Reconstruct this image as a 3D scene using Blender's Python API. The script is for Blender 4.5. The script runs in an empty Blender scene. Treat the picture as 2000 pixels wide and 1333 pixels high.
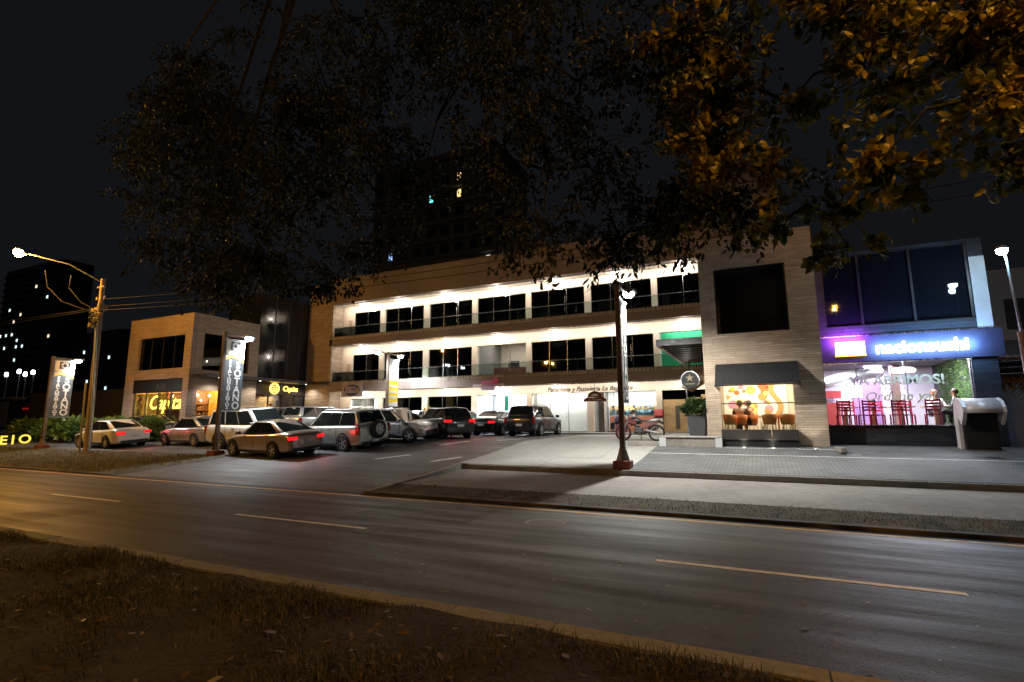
import bpy, bmesh, math, random
from math import sin, cos, pi, radians
from mathutils import Vector, Matrix
random.seed(11)
sc = bpy.context.scene
COL = sc.collection

# ------------------------------------------------------------------ camera
YAW, PITCH, ROLL = radians(-25.5), radians(8.75), radians(-0.2)
cd = bpy.data.cameras.new('camera'); cam = bpy.data.objects.new('camera', cd); COL.objects.link(cam)
_f = Vector((sin(YAW) * cos(PITCH), cos(YAW) * cos(PITCH), sin(PITCH)))
_r = Vector((cos(YAW), -sin(YAW), 0)); _u = _r.cross(_f)
_r2 = _r * cos(ROLL) + _u * sin(ROLL); _u2 = _u * cos(ROLL) - _r * sin(ROLL)
cam.matrix_world = Matrix(((_r2.x, _u2.x, -_f.x, 0), (_r2.y, _u2.y, -_f.y, 0), (_r2.z, _u2.z, -_f.z, 1.8), (0, 0, 0, 1)))
cd.sensor_width = 36; cd.lens = 18.18; cd.clip_start = 0.05; cd.clip_end = 3000
sc.camera = cam

# ------------------------------------------------------------------ night sky
w = bpy.data.worlds.new('World'); sc.world = w; w.use_nodes = True
bg = w.node_tree.nodes['Background']
bg.inputs[0].default_value = (0.76, 0.82, 1.0, 1); bg.inputs[1].default_value = 0.0078

# ------------------------------------------------------------------ exposure
sc.view_settings.view_transform = 'Standard'; sc.view_settings.look = 'None'
sc.view_settings.exposure = 0.0; sc.view_settings.gamma = 1.0
sc.render.engine = 'CYCLES'
cy = sc.cycles
cy.use_denoising = True
try: cy.denoiser = 'OPENIMAGEDENOISE'
except Exception: pass
cy.max_bounces = 5; cy.diffuse_bounces = 2; cy.glossy_bounces = 3; cy.transmission_bounces = 3; cy.transparent_max_bounces = 8
cy.sample_clamp_indirect = 4.0; cy.caustics_reflective = False; cy.caustics_refractive = False
try: cy.use_light_tree = True
except Exception: pass

# ------------------------------------------------------------------ materials
MATS = {}
def _nt(name):
    m = bpy.data.materials.new(name); m.use_nodes = True; nt = m.node_tree; nt.nodes.clear()
    out = nt.nodes.new('ShaderNodeOutputMaterial')
    return m, nt, out
def _coord(nt, kind='Object'):
    t = nt.nodes.new('ShaderNodeTexCoord'); return t.outputs[kind]
def _noise(nt, vec, scale, detail=4, rough=.6):
    n = nt.nodes.new('ShaderNodeTexNoise'); n.inputs['Scale'].default_value = scale; n.inputs['Detail'].default_value = detail
    n.inputs['Roughness'].default_value = rough; nt.links.new(vec, n.inputs['Vector']); return n.outputs['Fac']
def _range(nt, val, a, b, lo=.3, hi=.7):
    r = nt.nodes.new('ShaderNodeMapRange'); r.inputs[1].default_value = lo; r.inputs[2].default_value = hi
    r.inputs[3].default_value = a; r.inputs[4].default_value = b; nt.links.new(val, r.inputs[0]); return r.outputs[0]
def M(name, col, rough=.6, metal=0., spec=.5, noise=None, noise2=None, bump=None, coat=0., emit=None, es=0., sheen=0.):
    """noise = (scale, amount): own colour variation; bump = (scale, distance)."""
    if name in MATS: return MATS[name]
    m, nt, out = _nt(name)
    b = nt.nodes.new('ShaderNodeBsdfPrincipled'); nt.links.new(b.outputs[0], out.inputs[0])
    b.inputs['Base Color'].default_value = (*col, 1); b.inputs['Roughness'].default_value = rough; b.inputs['Metallic'].default_value = metal
    b.inputs['Specular IOR Level'].default_value = spec; b.inputs['Coat Weight'].default_value = coat; b.inputs['Coat Roughness'].default_value = .06
    if emit: b.inputs['Emission Color'].default_value = (*emit, 1); b.inputs['Emission Strength'].default_value = es
    vec = None
    if noise or noise2 or bump: vec = _coord(nt)
    src = None
    for nz in (noise, noise2):
        if nz:
            f = _range(nt, _noise(nt, vec, nz[0]), 1 - nz[1], 1 + nz[1])
            h = nt.nodes.new('ShaderNodeHueSaturation')
            if src is None: h.inputs['Color'].default_value = (*col, 1)
            else: nt.links.new(src, h.inputs['Color'])
            nt.links.new(f, h.inputs['Value']); src = h.outputs[0]
    if src is not None: nt.links.new(src, b.inputs['Base Color'])
    if noise:
        rr = _range(nt, _noise(nt, vec, noise[0] * 2.3), max(.02, rough - .1), min(1, rough + .1)); nt.links.new(rr, b.inputs['Roughness'])
    if bump:
        bp = nt.nodes.new('ShaderNodeBump'); bp.inputs['Distance'].default_value = bump[1]; bp.inputs['Strength'].default_value = 1
        nt.links.new(_noise(nt, vec, bump[0], 5), bp.inputs['Height']); nt.links.new(bp.outputs[0], b.inputs['Normal'])
    MATS[name] = m; return m
def EM(name, col, s):
    if name in MATS: return MATS[name]
    m, nt, out = _nt(name); e = nt.nodes.new('ShaderNodeEmission'); e.inputs[0].default_value = (*col, 1); e.inputs[1].default_value = s
    nt.links.new(e.outputs[0], out.inputs[0]); MATS[name] = m; return m
def GLASS(name, tint, gloss=1.0, rough=.02):
    """architectural pane: lets the room behind show, mirrors the street by Fresnel"""
    if name in MATS: return MATS[name]
    m, nt, out = _nt(name)
    t = nt.nodes.new('ShaderNodeBsdfTransparent'); t.inputs[0].default_value = (*tint, 1)
    g = nt.nodes.new('ShaderNodeBsdfGlossy'); g.inputs['Roughness'].default_value = rough
    fr = nt.nodes.new('ShaderNodeFresnel'); fr.inputs[0].default_value = 1.5
    mu = nt.nodes.new('ShaderNodeMath'); mu.operation = 'MULTIPLY'; mu.inputs[1].default_value = gloss; nt.links.new(fr.outputs[0], mu.inputs[0])
    mx = nt.nodes.new('ShaderNodeMixShader'); nt.links.new(mu.outputs[0], mx.inputs[0]); nt.links.new(t.outputs[0], mx.inputs[1]); nt.links.new(g.outputs[0], mx.inputs[2])
    nt.links.new(mx.outputs[0], out.inputs[0]); MATS[name] = m; return m
def STONE(name, c1, c2, mortar, bw, bh, rough=.7, gap=.006, bumpd=.006):
    """strip stone cladding running along x+y, coursed in z"""
    if name in MATS: return MATS[name]
    m, nt, out = _nt(name)
    b = nt.nodes.new('ShaderNodeBsdfPrincipled'); nt.links.new(b.outputs[0], out.inputs[0]); b.inputs['Roughness'].default_value = rough
    g = nt.nodes.new('ShaderNodeNewGeometry'); s = nt.nodes.new('ShaderNodeSeparateXYZ'); nt.links.new(g.outputs['Position'], s.inputs[0])
    ad = nt.nodes.new('ShaderNodeMath'); ad.operation = 'ADD'; nt.links.new(s.outputs[0], ad.inputs[0]); nt.links.new(s.outputs[1], ad.inputs[1])
    c = nt.nodes.new('ShaderNodeCombineXYZ'); nt.links.new(ad.outputs[0], c.inputs[0]); nt.links.new(s.outputs[2], c.inputs[1])
    br = nt.nodes.new('ShaderNodeTexBrick'); nt.links.new(c.outputs[0], br.inputs['Vector']); br.offset = .37; br.squash = 1.6; br.squash_frequency = 3
    br.inputs['Color1'].default_value = (*c1, 1); br.inputs['Color2'].default_value = (*c2, 1); br.inputs['Mortar'].default_value = (*mortar, 1)
    br.inputs['Scale'].default_value = 1; br.inputs['Mortar Size'].default_value = gap; br.inputs['Brick Width'].default_value = bw; br.inputs['Row Height'].default_value = bh
    br.inputs['Bias'].default_value = 0
    mp = nt.nodes.new('ShaderNodeMapping'); mp.inputs['Scale'].default_value = (1.2, 14, 1); nt.links.new(c.outputs[0], mp.inputs[0])
    f = _range(nt, _noise(nt, mp.outputs[0], 1.6, 6, .7), .72, 1.25)
    f2 = _range(nt, _noise(nt, c.outputs[0], .5, 3), .85, 1.12)
    mm = nt.nodes.new('ShaderNodeMath'); mm.operation = 'MULTIPLY'; nt.links.new(f, mm.inputs[0]); nt.links.new(f2, mm.inputs[1])
    h = nt.nodes.new('ShaderNodeHueSaturation'); nt.links.new(br.outputs['Color'], h.inputs['Color']); nt.links.new(mm.outputs[0], h.inputs['Value'])
    nt.links.new(h.outputs[0], b.inputs['Base Color'])
    bp = nt.nodes.new('ShaderNodeBump'); bp.inputs['Distance'].default_value = bumpd; bp.invert = True
    nt.links.new(br.outputs['Fac'], bp.inputs['Height']); nt.links.new(bp.outputs[0], b.inputs['Normal'])
    MATS[name] = m; return m
def PAVER(name, c1, c2, mortar, bw, bh, rough=.8, gap=.012):
    if name in MATS: return MATS[name]
    m, nt, out = _nt(name)
    b = nt.nodes.new('ShaderNodeBsdfPrincipled'); nt.links.new(b.outputs[0], out.inputs[0]); b.inputs['Roughness'].default_value = rough
    g = nt.nodes.new('ShaderNodeNewGeometry')
    br = nt.nodes.new('ShaderNodeTexBrick'); nt.links.new(g.outputs['Position'], br.inputs['Vector'])
    br.inputs['Color1'].default_value = (*c1, 1); br.inputs['Color2'].default_value = (*c2, 1); br.inputs['Mortar'].default_value = (*mortar, 1)
    br.inputs['Scale'].default_value = 1; br.inputs['Mortar Size'].default_value = gap; br.inputs['Brick Width'].default_value = bw; br.inputs['Row Height'].default_value = bh
    f = _range(nt, _noise(nt, g.outputs['Position'], .9, 6, .7), .7, 1.25)
    h = nt.nodes.new('ShaderNodeHueSaturation'); nt.links.new(br.outputs['Color'], h.inputs['Color']); nt.links.new(f, h.inputs['Value'])
    nt.links.new(h.outputs[0], b.inputs['Base Color'])
    bp = nt.nodes.new('ShaderNodeBump'); bp.inputs['Distance'].default_value = .008; bp.invert = True
    nt.links.new(br.outputs['Fac'], bp.inputs['Height']); nt.links.new(bp.outputs[0], b.inputs['Normal'])
    MATS[name] = m; return m
def LEAF(name, cols, scale=3., trans=.35, rough=.45):
    """thin leaf: diffuse + translucent, colour differs from leaf to leaf"""
    if name in MATS: return MATS[name]
    m, nt, out = _nt(name)
    g = nt.nodes.new('ShaderNodeNewGeometry')
    n = _noise(nt, g.outputs['Position'], scale, 2)
    cr = nt.nodes.new('ShaderNodeValToRGB'); cr.color_ramp.elements[0].position = .38; cr.color_ramp.elements[1].position = .68
    cr.color_ramp.elements[0].color = (*cols[0], 1); cr.color_ramp.elements[1].color = (*cols[1], 1)
    nt.links.new(n, cr.inputs[0])
    b = nt.nodes.new('ShaderNodeBsdfPrincipled'); b.inputs['Roughness'].default_value = rough; nt.links.new(cr.outputs[0], b.inputs['Base Color'])
    t = nt.nodes.new('ShaderNodeBsdfTranslucent'); nt.links.new(cr.outputs[0], t.inputs[0])
    mx = nt.nodes.new('ShaderNodeMixShader'); mx.inputs[0].default_value = trans
    nt.links.new(b.outputs[0], mx.inputs[1]); nt.links.new(t.outputs[0], mx.inputs[2]); nt.links.new(mx.outputs[0], out.inputs[0])
    MATS[name] = m; return m
def ASPHALT(name, col, rough=.62):
    if name in MATS: return MATS[name]
    m, nt, out = _nt(name)
    b = nt.nodes.new('ShaderNodeBsdfPrincipled'); nt.links.new(b.outputs[0], out.inputs[0])
    g = nt.nodes.new('ShaderNodeNewGeometry'); P = g.outputs['Position']
    mp = nt.nodes.new('ShaderNodeMapping'); mp.inputs['Scale'].default_value = (.12, 1.3, 1); nt.links.new(P, mp.inputs[0])
    a = _range(nt, _noise(nt, mp.outputs[0], 1.2, 5, .65), .84, 1.18)      # wheel-track wear along the road
    c = _range(nt, _noise(nt, P, 34, 3, .8), .45, 1.75)                        # aggregate
    d = _range(nt, _noise(nt, P, .55, 4), .8, 1.2)
    x = nt.nodes.new('ShaderNodeMath'); x.operation = 'MULTIPLY'; nt.links.new(a, x.inputs[0]); nt.links.new(c, x.inputs[1])
    y = nt.nodes.new('ShaderNodeMath'); y.operation = 'MULTIPLY'; nt.links.new(x.outputs[0], y.inputs[0]); nt.links.new(d, y.inputs[1])
    h = nt.nodes.new('ShaderNodeHueSaturation'); h.inputs['Color'].default_value = (*col, 1); nt.links.new(y.outputs[0], h.inputs['Value'])
    nt.links.new(h.outputs[0], b.inputs['Base Color'])
    vc = nt.nodes.new('ShaderNodeTexVoronoi'); vc.feature = 'DISTANCE_TO_EDGE'; vc.inputs['Scale'].default_value = .55
    wp = nt.nodes.new('ShaderNodeVectorMath'); wp.operation = 'ADD'; nz = nt.nodes.new('ShaderNodeTexNoise'); nz.inputs['Scale'].default_value = 1.7; nz.inputs['Detail'].default_value = 6
    nt.links.new(P, nz.inputs['Vector']); nt.links.new(P, wp.inputs[0]); nt.links.new(nz.outputs['Color'], wp.inputs[1]); nt.links.new(wp.outputs[0], vc.inputs['Vector'])
    ck = _range(nt, vc.outputs['Distance'], .35, 1.0, .0, .012)
    keep = _range(nt, _noise(nt, P, .22, 2), 0, 1, .5, .56)
    mxk = nt.nodes.new('ShaderNodeMath'); mxk.operation = 'MAXIMUM'; nt.links.new(ck, mxk.inputs[0]); nt.links.new(keep, mxk.inputs[1])
    yk = nt.nodes.new('ShaderNodeMath'); yk.operation = 'MULTIPLY'; nt.links.new(y.outputs[0], yk.inputs[0]); nt.links.new(mxk.outputs[0], yk.inputs[1]); nt.links.new(yk.outputs[0], h.inputs['Value'])
    nt.links.new(_range(nt, _noise(nt, mp.outputs[0], 2.1, 4), rough - .14, rough + .12), b.inputs['Roughness'])
    v = nt.nodes.new('ShaderNodeTexVoronoi'); v.inputs['Scale'].default_value = 62; nt.links.new(P, v.inputs['Vector'])
    bp = nt.nodes.new('ShaderNodeBump'); bp.inputs['Distance'].default_value = .003; bp.inputs['Strength'].default_value = .8
    nt.links.new(v.outputs['Distance'], bp.inputs['Height']); nt.links.new(bp.outputs[0], b.inputs['Normal'])
    MATS[name] = m; return m

# ------------------------------------------------------------------ builders
ORG = {}
def tag(o, label=None, cat=None, group=None, kind=None):
    if label: o['label'] = label
    if cat: o['category'] = cat
    if group: o['group'] = group
    if kind: o['kind'] = kind
    return o
def thing(name, label, cat, loc=(0, 0, 0), rz=0., group=None):
    o = bpy.data.objects.new(name, None); COL.objects.link(o); o.location = loc; o.rotation_euler.z = rz; o.empty_display_size = .2
    ORG[o] = Vector((0, 0, 0)) if rz else Vector(loc)
    return tag(o, label, cat, group)
def root_of(o):
    while o.parent: o = o.parent
    return o
class MB:
    def __init__(s): s.v = []; s.f = []
    def add(s, vs, fs):
        n = len(s.v); s.v += [tuple(p) for p in vs]; s.f += [tuple(i + n for i in f) for f in fs]; return s
    def box(s, x0, x1, y0, y1, z0, z1):
        return s.add([(x0, y0, z0), (x1, y0, z0), (x1, y1, z0), (x0, y1, z0), (x0, y0, z1), (x1, y0, z1), (x1, y1, z1), (x0, y1, z1)],
                     [(0, 3, 2, 1), (4, 5, 6, 7), (0, 1, 5, 4), (1, 2, 6, 5), (2, 3, 7, 6), (3, 0, 4, 7)])
    def obox(s, c, ax, ay, az, hx, hy, hz):
        c = Vector(c); ax = Vector(ax).normalized(); ay = Vector(ay).normalized(); az = Vector(az).normalized()
        P = [c + ax * (i * hx) + ay * (j * hy) + az * (k * hz) for k in (-1, 1) for i, j in ((-1, -1), (1, -1), (1, 1), (-1, 1))]
        return s.add(P, [(0, 3, 2, 1), (4, 5, 6, 7), (0, 1, 5, 4), (1, 2, 6, 5), (2, 3, 7, 6), (3, 0, 4, 7)])
    def bar(s, a, b, wx, wz=None, up=(0, 0, 1)):
        a = Vector(a); b = Vector(b); d = (b - a); L = d.length; d.normalize(); up = Vector(up)
        if abs(d.dot(up)) > .98: up = Vector((0, 1, 0))
        sd = d.cross(up).normalized(); u = sd.cross(d)
        return s.obox((a + b) / 2, d, sd, u, L / 2, wx / 2, (wz or wx) / 2)
    def tube(s, pts, r, n=8, cap=True):
        pts = [Vector(p) for p in pts]; R = r if isinstance(r, (list, tuple)) else [r] * len(pts)
        base = len(s.v); ref = None
        for i, p in enumerate(pts):
            d = (pts[min(i + 1, len(pts) - 1)] - pts[max(i - 1, 0)]).normalized()
            if ref is None: ref = Vector((0, 0, 1)) if abs(d.z) < .9 else Vector((0, 1, 0))
            a = d.cross(ref).normalized(); b = a.cross(d); ref = b
            for k in range(n):
                t = 2 * pi * k / n; s.v.append(tuple(p + (a * cos(t) + b * sin(t)) * R[i]))
        for i in range(len(pts) - 1):
            for k in range(n):
                k2 = (k + 1) % n; s.f.append((base + i * n + k, base + i * n + k2, base + (i + 1) * n + k2, base + (i + 1) * n + k))
        if cap:
            s.f.append(tuple(base + k for k in reversed(range(n)))); e = base + (len(pts) - 1) * n; s.f.append(tuple(e + k for k in range(n)))
        return s
    def cyl(s, a, b, r, r2=None, n=12): return s.tube([a, b], [r, r if r2 is None else r2], n)
    def lathe(s, c, axis, prof, n=20):
        """prof: (radius, offset along axis)"""
        c = Vector(c); d = Vector(axis).normalized(); ref = Vector((0, 0, 1)) if abs(d.z) < .9 else Vector((1, 0, 0))
        a = d.cross(ref).normalized(); b = a.cross(d); base = len(s.v)
        for r, o in prof:
            for k in range(n):
                t = 2 * pi * k / n; s.v.append(tuple(c + d * o + (a * cos(t) + b * sin(t)) * max(r, 1e-4)))
        for i in range(len(prof) - 1):
            for k in range(n):
                k2 = (k + 1) % n; s.f.append((base + i * n + k, base + i * n + k2, base + (i + 1) * n + k2, base + (i + 1) * n + k))
        return s
    def prism(s, poly, axis, a0, a1):
        """poly in the two other axes (x: (y,z), y: (x,z), z: (x,y))"""
        n = len(poly)
        def mk(p, a): return (a, p[0], p[1]) if axis == 'x' else (p[0], a, p[1]) if axis == 'y' else (p[0], p[1], a)
        vs = [mk(p, a0) for p in poly] + [mk(p, a1) for p in poly]
        fs = [tuple(range(n)), tuple(reversed(range(n, 2 * n)))] + [(i, n + i, n + (i + 1) % n, (i + 1) % n) for i in range(n)]
        return s.add(vs, fs)
    def quad(s, a, b, c, d): return s.add([a, b, c, d], [(0, 1, 2, 3)])
    def build(s, name, mat, parent=None, smooth=False, bevel=0., label=None, cat=None, group=None, kind=None, fixn=True, local=False):
        me = bpy.data.meshes.new(name); vs = s.v
        if parent is not None and not local:
            og = ORG.get(root_of(parent), Vector((0, 0, 0)))
            if og.length > 0: vs = [(p[0] - og.x, p[1] - og.y, p[2] - og.z) for p in vs]
        me.from_pydata(vs, [], s.f)
        if fixn and len(s.f) < 6000:
            bm = bmesh.new(); bm.from_mesh(me); bmesh.ops.recalc_face_normals(bm, faces=bm.faces); bm.to_mesh(me); bm.free()
        if isinstance(mat, (list, tuple)):
            for q in mat: me.materials.append(q)
        else: me.materials.append(mat)
        if smooth:
            me.polygons.foreach_set('use_smooth', [True] * len(me.polygons))
            try: me.set_sharp_from_angle(angle=radians(smooth if smooth is not True else 38))
            except Exception: pass
        o = bpy.data.objects.new(name, me); COL.objects.link(o)
        if parent is not None: o.parent = parent
        if bevel:
            b = o.modifiers.new('bevel', 'BEVEL'); b.width = bevel; b.segments = 2; b.limit_method = 'ANGLE'; b.angle_limit = radians(40)
        return tag(o, label, cat, group, kind)
def B(): return MB()
def struct(name, mb, mat, **k): return mb.build(name, mat, kind='structure', **k)
def copy_tree(o, parent=None):
    c = o.copy(); COL.objects.link(c)
    if parent is not None: c.parent = parent
    for ch in list(o.children): copy_tree(ch, c)
    return c
def text_mb(body, size, loc, right=(1, 0, 0), up=(0, 0, 1), extrude=.01, shear=0., sx=1., align='LEFT', bold=0., spacing=1.):
    cu = bpy.data.curves.new('t', 'FONT'); cu.body = body; cu.size = size; cu.extrude = extrude; cu.shear = shear; cu.align_x = align
    cu.offset = bold; cu.space_character = spacing; cu.resolution_u = 3
    ob = bpy.data.objects.new('t', cu); COL.objects.link(ob)
    me = bpy.data.meshes.new_from_object(ob.evaluated_get(bpy.context.evaluated_depsgraph_get()))
    r = Vector(right).normalized(); u = Vector(up).normalized(); n = r.cross(u); L = Vector(loc)
    mb = B(); mb.v = [tuple(L + r * (v.co.x * sx) + u * v.co.y + n * v.co.z) for v in me.vertices]
    mb.f = [tuple(p.vertices) for p in me.polygons]
    bpy.data.objects.remove(ob); bpy.data.curves.remove(cu); bpy.data.meshes.remove(me)
    return mb
def light(kind, name, loc, W, col, parent, radius=.05, target=None, angle=120, blend=.6, size=None):
    ld = bpy.data.lights.new(name, kind); ld.energy = W; ld.color = col
    if kind == 'AREA':
        ld.shape = 'RECTANGLE'; ld.size, ld.size_y = size
    else: ld.shadow_soft_size = radius
    if kind == 'SPOT': ld.spot_size = radians(angle); ld.spot_blend = blend
    o = bpy.data.objects.new(name, ld); COL.objects.link(o)
    L = Vector(loc)
    d = (Vector(target) - L) if target is not None else Vector((0, 0, -1))
    o.rotation_euler = d.to_track_quat('-Z', 'Y').to_euler()
    if parent is not None: o.parent = parent; o.location = L - ORG[root_of(parent)]
    else: o.location = L
    return o

WARM = (1.0, .91, .80); WHITE = (1.0, .93, .84); COOL = (.82, .92, 1.0); SODIUM = (1.0, .46, .07)
PR = [(-60, 0), (10.4, 0), (13.0, .16), (14.9, .25), (15.05, .40), (17, .55), (20.5, .93), (23, .97), (30, .99), (900, .99)]
PL = [(-60, 0), (10.4, 0), (13.0, .20), (15.05, .40), (17, .55), (20.5, .93), (23, .97), (30, .99), (900, .99)]
def gz(Y, left=True):
    T = PL if left else PR
    for (a, za), (b, zb) in zip(T, T[1:]):
        if a <= Y <= b: return za + (zb - za) * (Y - a) / (b - a)
    return T[-1][1]
def sheet(x0, x1, y0, y1, dz, left=True, nx=1):
    ys = sorted(set([y0, y1] + [p[0] for p in (PL if left else PR) if y0 < p[0] < y1])); mb = B()
    for y in ys:
        for i in range(nx + 1): mb.v.append((x0 + (x1 - x0) * i / nx, y, gz(y, left) + dz))
    for j in range(len(ys) - 1):
        for i in range(nx):
            a = j * (nx + 1) + i; mb.f.append((a, a + 1, a + nx + 2, a + nx + 1))
    return mb

# palette
mStone = STONE('beige_strip_stone', (.50, .40, .30), (.36, .28, .21), (.20, .16, .125), .75, .085)
mStoneW = STONE('rose_strip_stone', (.40, .30, .255), (.29, .22, .19), (.17, .13, .11), .75, .085)
mStoneD = STONE('dark_blue_stone', (.034, .038, .046), (.02, .022, .028), (.012, .013, .016), .6, .12, .45)
mRender = M('cream_render', (.64, .57, .48), .8, noise=(.7, .07), bump=(40, .002))
mFascia = M('taupe_fascia', (.25, .205, .185), .75, noise=(.35, .08), noise2=(3, .04))
mSoffit = M('soffit_paint', (.70, .63, .54), .8, noise=(1.2, .04))
mSteel = M('brushed_steel', (.55, .56, .58), .28, 1., noise=(6, .1))
mGalv = M('galvanised_steel', (.36, .37, .39), .42, .9, noise=(5, .12))
mDark = M('black_powder_coat', (.018, .018, .02), .42, noise=(4, .15))
mBlack = M('matt_black', (.01, .01, .011), .7)
mRoom = M('dim_room_plaster', (.20, .19, .18), .85, noise=(.8, .1))
mGlassT = GLASS('tinted_glass', (.36, .38, .38), 1.0)
mGlassC = GLASS('clear_glass', (.90, .93, .94), .8)
mGlassR = GLASS('balustrade_glass', (.80, .86, .84), .9)
mConc = M('poured_concrete', (.33, .33, .31), .78, noise=(.35, .16), noise2=(5, .12), bump=(60, .003))
mKerb = M('kerb_concrete', (.24, .225, .205), .85, noise=(1.4, .22), noise2=(14, .2), bump=(35, .006))
mWhiteP = M('road_paint_white', (.72, .72, .70), .6, noise=(7, .25))
mYellowP = M('road_paint_yellow', (.66, .36, .03), .6, noise=(6, .3))
# ================================================================== SETTING
mAsph = ASPHALT('road_asphalt', (.030, .030, .033), .56)
mLot = ASPHALT('lot_asphalt', (.075, .075, .078), .62)
mSoil = M('verge_soil', (.026, .021, .013), .95, noise=(2.2, .45), noise2=(12, .3), bump=(18, .03))
struct('ground', B().add([(-700, -200, -.06), (500, -200, -.06), (500, 15, -.06), (-700, 15, -.06), (500, 20.5, .86), (-700, 20.5, .86), (500, 900, .86), (-700, 900, .86)],
       [(0, 1, 2, 3), (3, 2, 4, 5), (5, 4, 6, 7)]), M('far_earth', (.05, .05, .045), .95, noise=(.3, .3)))
# verge on the camera's side, lumpy earth that carries the grass
def vh(x, y): return .085 + .035 * sin(x * 1.7 + 1.3 * y) * sin(y * 2.3 + .6 * x) + .02 * sin(5.1 * x + y) - .03 * max(0, y - 3.9)
mb = B(); NX, NY = 150, 44
for j in range(NY + 1):
    for i in range(NX + 1):
        x = -26 + 34 * i / NX; y = -6 + 10.22 * j / NY; mb.v.append((x, y, vh(x, y)))
for j in range(NY):
    for i in range(NX):
        a = j * (NX + 1) + i; mb.f.append((a, a + 1, a + NX + 2, a + NX + 1))
struct('near_verge', mb, mSoil, smooth=60, fixn=False)
struct('road', B().quad((-240, 4.44, .0), (140, 4.44, .0), (140, 10.42, .0), (-240, 10.42, .0)), mAsph)
kr = struct('near_kerb', B().box(-60, 20, 4.215, 4.23, -.05, .07), mKerb)
x = -16.2
mk = B().box(-.496, .496, 0, .235, 0, .085)
first = None
while x < 4:
    o = mk.build('kerb_stone', mKerb, kr, bevel=.012) if first is None else first.copy()
    if first is None: first = o
    else: COL.objects.link(o)
    o.location = (x, 4.232 + random.uniform(-.004, .004), random.uniform(-.004, .004)); x += 1.0
B().box(-60, -16.71, 4.232, 4.467, 0, .08).build('kerb_run', mKerb, kr)
for x0, x1 in ((-23.4, -20.3), (-16.3, -13.35), (-9.45, -6.18), (-1.37, 1.8), (5.7, 8.8)):
    struct('lane_dash', B().quad((x0, 7.13, .004), (x1, 7.13, .004), (x1, 7.23, .004), (x0, 7.23, .004)), mWhiteP)
struct('edge_line', B().quad((-240, 10.08, .004), (140, 10.08, .004), (140, 10.2, .004), (-240, 10.2, .004)), mYellowP)
# far side of the road: kerb, grass strip, footway, kerb of the forecourt
mFoot = M('footway_concrete', (.25, .235, .215), .85, noise=(.6, .2), noise2=(6, .15), bump=(40, .004))
mTurf = M('turf_soil', (.085, .075, .055), .95, noise=(3, .4), bump=(25, .03))
kf = struct('far_kerb', B().box(-9.0, 30, 10.43, 10.6, -.05, .07), M('worn_dark_kerb', (.10, .095, .09), .85, noise=(1.4, .3)), bevel=.02)
struct('grass_strip', B().add([(-9.0, 10.6, .06), (30, 10.6, .06), (30, 11.7, .13), (-9.0, 11.7, .13)], [(0, 1, 2, 3)]), mTurf)
struct('footway', B().add([(-9.0, 11.7, .128), (30, 11.7, .128), (30, 14.9, .25), (-9.0, 14.9, .25)], [(0, 1, 2, 3)]), mFoot)
fk = struct('forecourt_kerb', B().box(-8.94, 30, 14.903, 14.915, .1, .36), mKerb)
x = -8.2; first = None
while x < 13:
    if first is None: first = o = B().box(-.496, .496, 0, .15, .1, .402).build('kerb_stone', mKerb, fk, bevel=.02)
    else: o = first.copy(); COL.objects.link(o)
    o.location = (x, 14.917 + random.uniform(-.005, .005), random.uniform(-.004, .004)); x += 1.0
struct('driveway', sheet(-20.0, -9.0, 10.42, 15.0, .012), mLot)
struct('verge_strip', sheet(-140, -20.0, 10.42, 15.0, .03), mTurf)
struct('parking_lot', sheet(-140, -9.2, 15.0, 30.0, .010), mLot)
FC = struct('forecourt', sheet(-9.2, -3.55, 15.06, 28.9, -.03, False), M('joint_dark', (.05, .05, .045), .9))
ys_ = [15.07, 16.98, 18.75, 20.48, 22.98, 25.0, 27.0, 28.89]
for ya, yb in zip(ys_, ys_[1:]):
    for q in range(4):
        xa = -9.2 + q * 1.4125 + .006; xb = xa + 1.4; dz = random.uniform(.008, .014); za, zb = gz(ya, False) + dz, gz(yb, False) + dz; g_ = .006
        B().add([(xa, ya + g_, za - .05), (xb, ya + g_, za - .05), (xb, yb - g_, zb - .05), (xa, yb - g_, zb - .05), (xa, ya + g_, za), (xb, ya + g_, za), (xb, yb - g_, zb), (xa, yb - g_, zb)],
                [(0, 3, 2, 1), (4, 5, 6, 7), (0, 1, 5, 4), (1, 2, 6, 5), (2, 3, 7, 6), (3, 0, 4, 7)]).build('concrete_slab', mConc, FC)
struct('drive_kerb', B().prism([(10.45, -.05), (10.45, .08), (13, .24), (14.9, .42), (14.9, -.05)], 'x', -9.14, -8.95), mKerb)
for (x0, x1, y0_, y1_) in ((-7.4, -4.9, 8.2, 9.6), (-13.5, -12.4, 5.0, 6.9)):
    struct('asphalt_patch', B().quad((x0, y0_, .003), (x1, y0_, .003), (x1 + .05, y1_, .003), (x0 + .04, y1_, .003)), ASPHALT('patch_asphalt', (.027, .027, .029), .62))
mh = struct('manhole_cover', B().lathe((-3.6, 8.9, 0), (0, 0, 1), [(0, .006), (.29, .006), (.30, .0)], 24), M('cast_iron', (.05, .048, .045), .5, .7, noise=(8, .3)))
B().lathe((-3.6, 8.9, 0), (0, 0, 1), [(.30, .0045), (.37, .0045), (.375, 0)], 24).build('collar', mKerb, mh)
mPav = PAVER('grey_brick_paving', (.17, .175, .18), (.12, .125, .13), (.05, .05, .05), .22, .11)
mGrid = PAVER('grass_grid_paving', (.05, .05, .055), (.035, .035, .04), (.008, .010, .006), .12, .12, .7, .03)
struct('paved_forecourt', sheet(-3.55, 30, 15.06, 20.9, .012, False), mPav)
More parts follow.
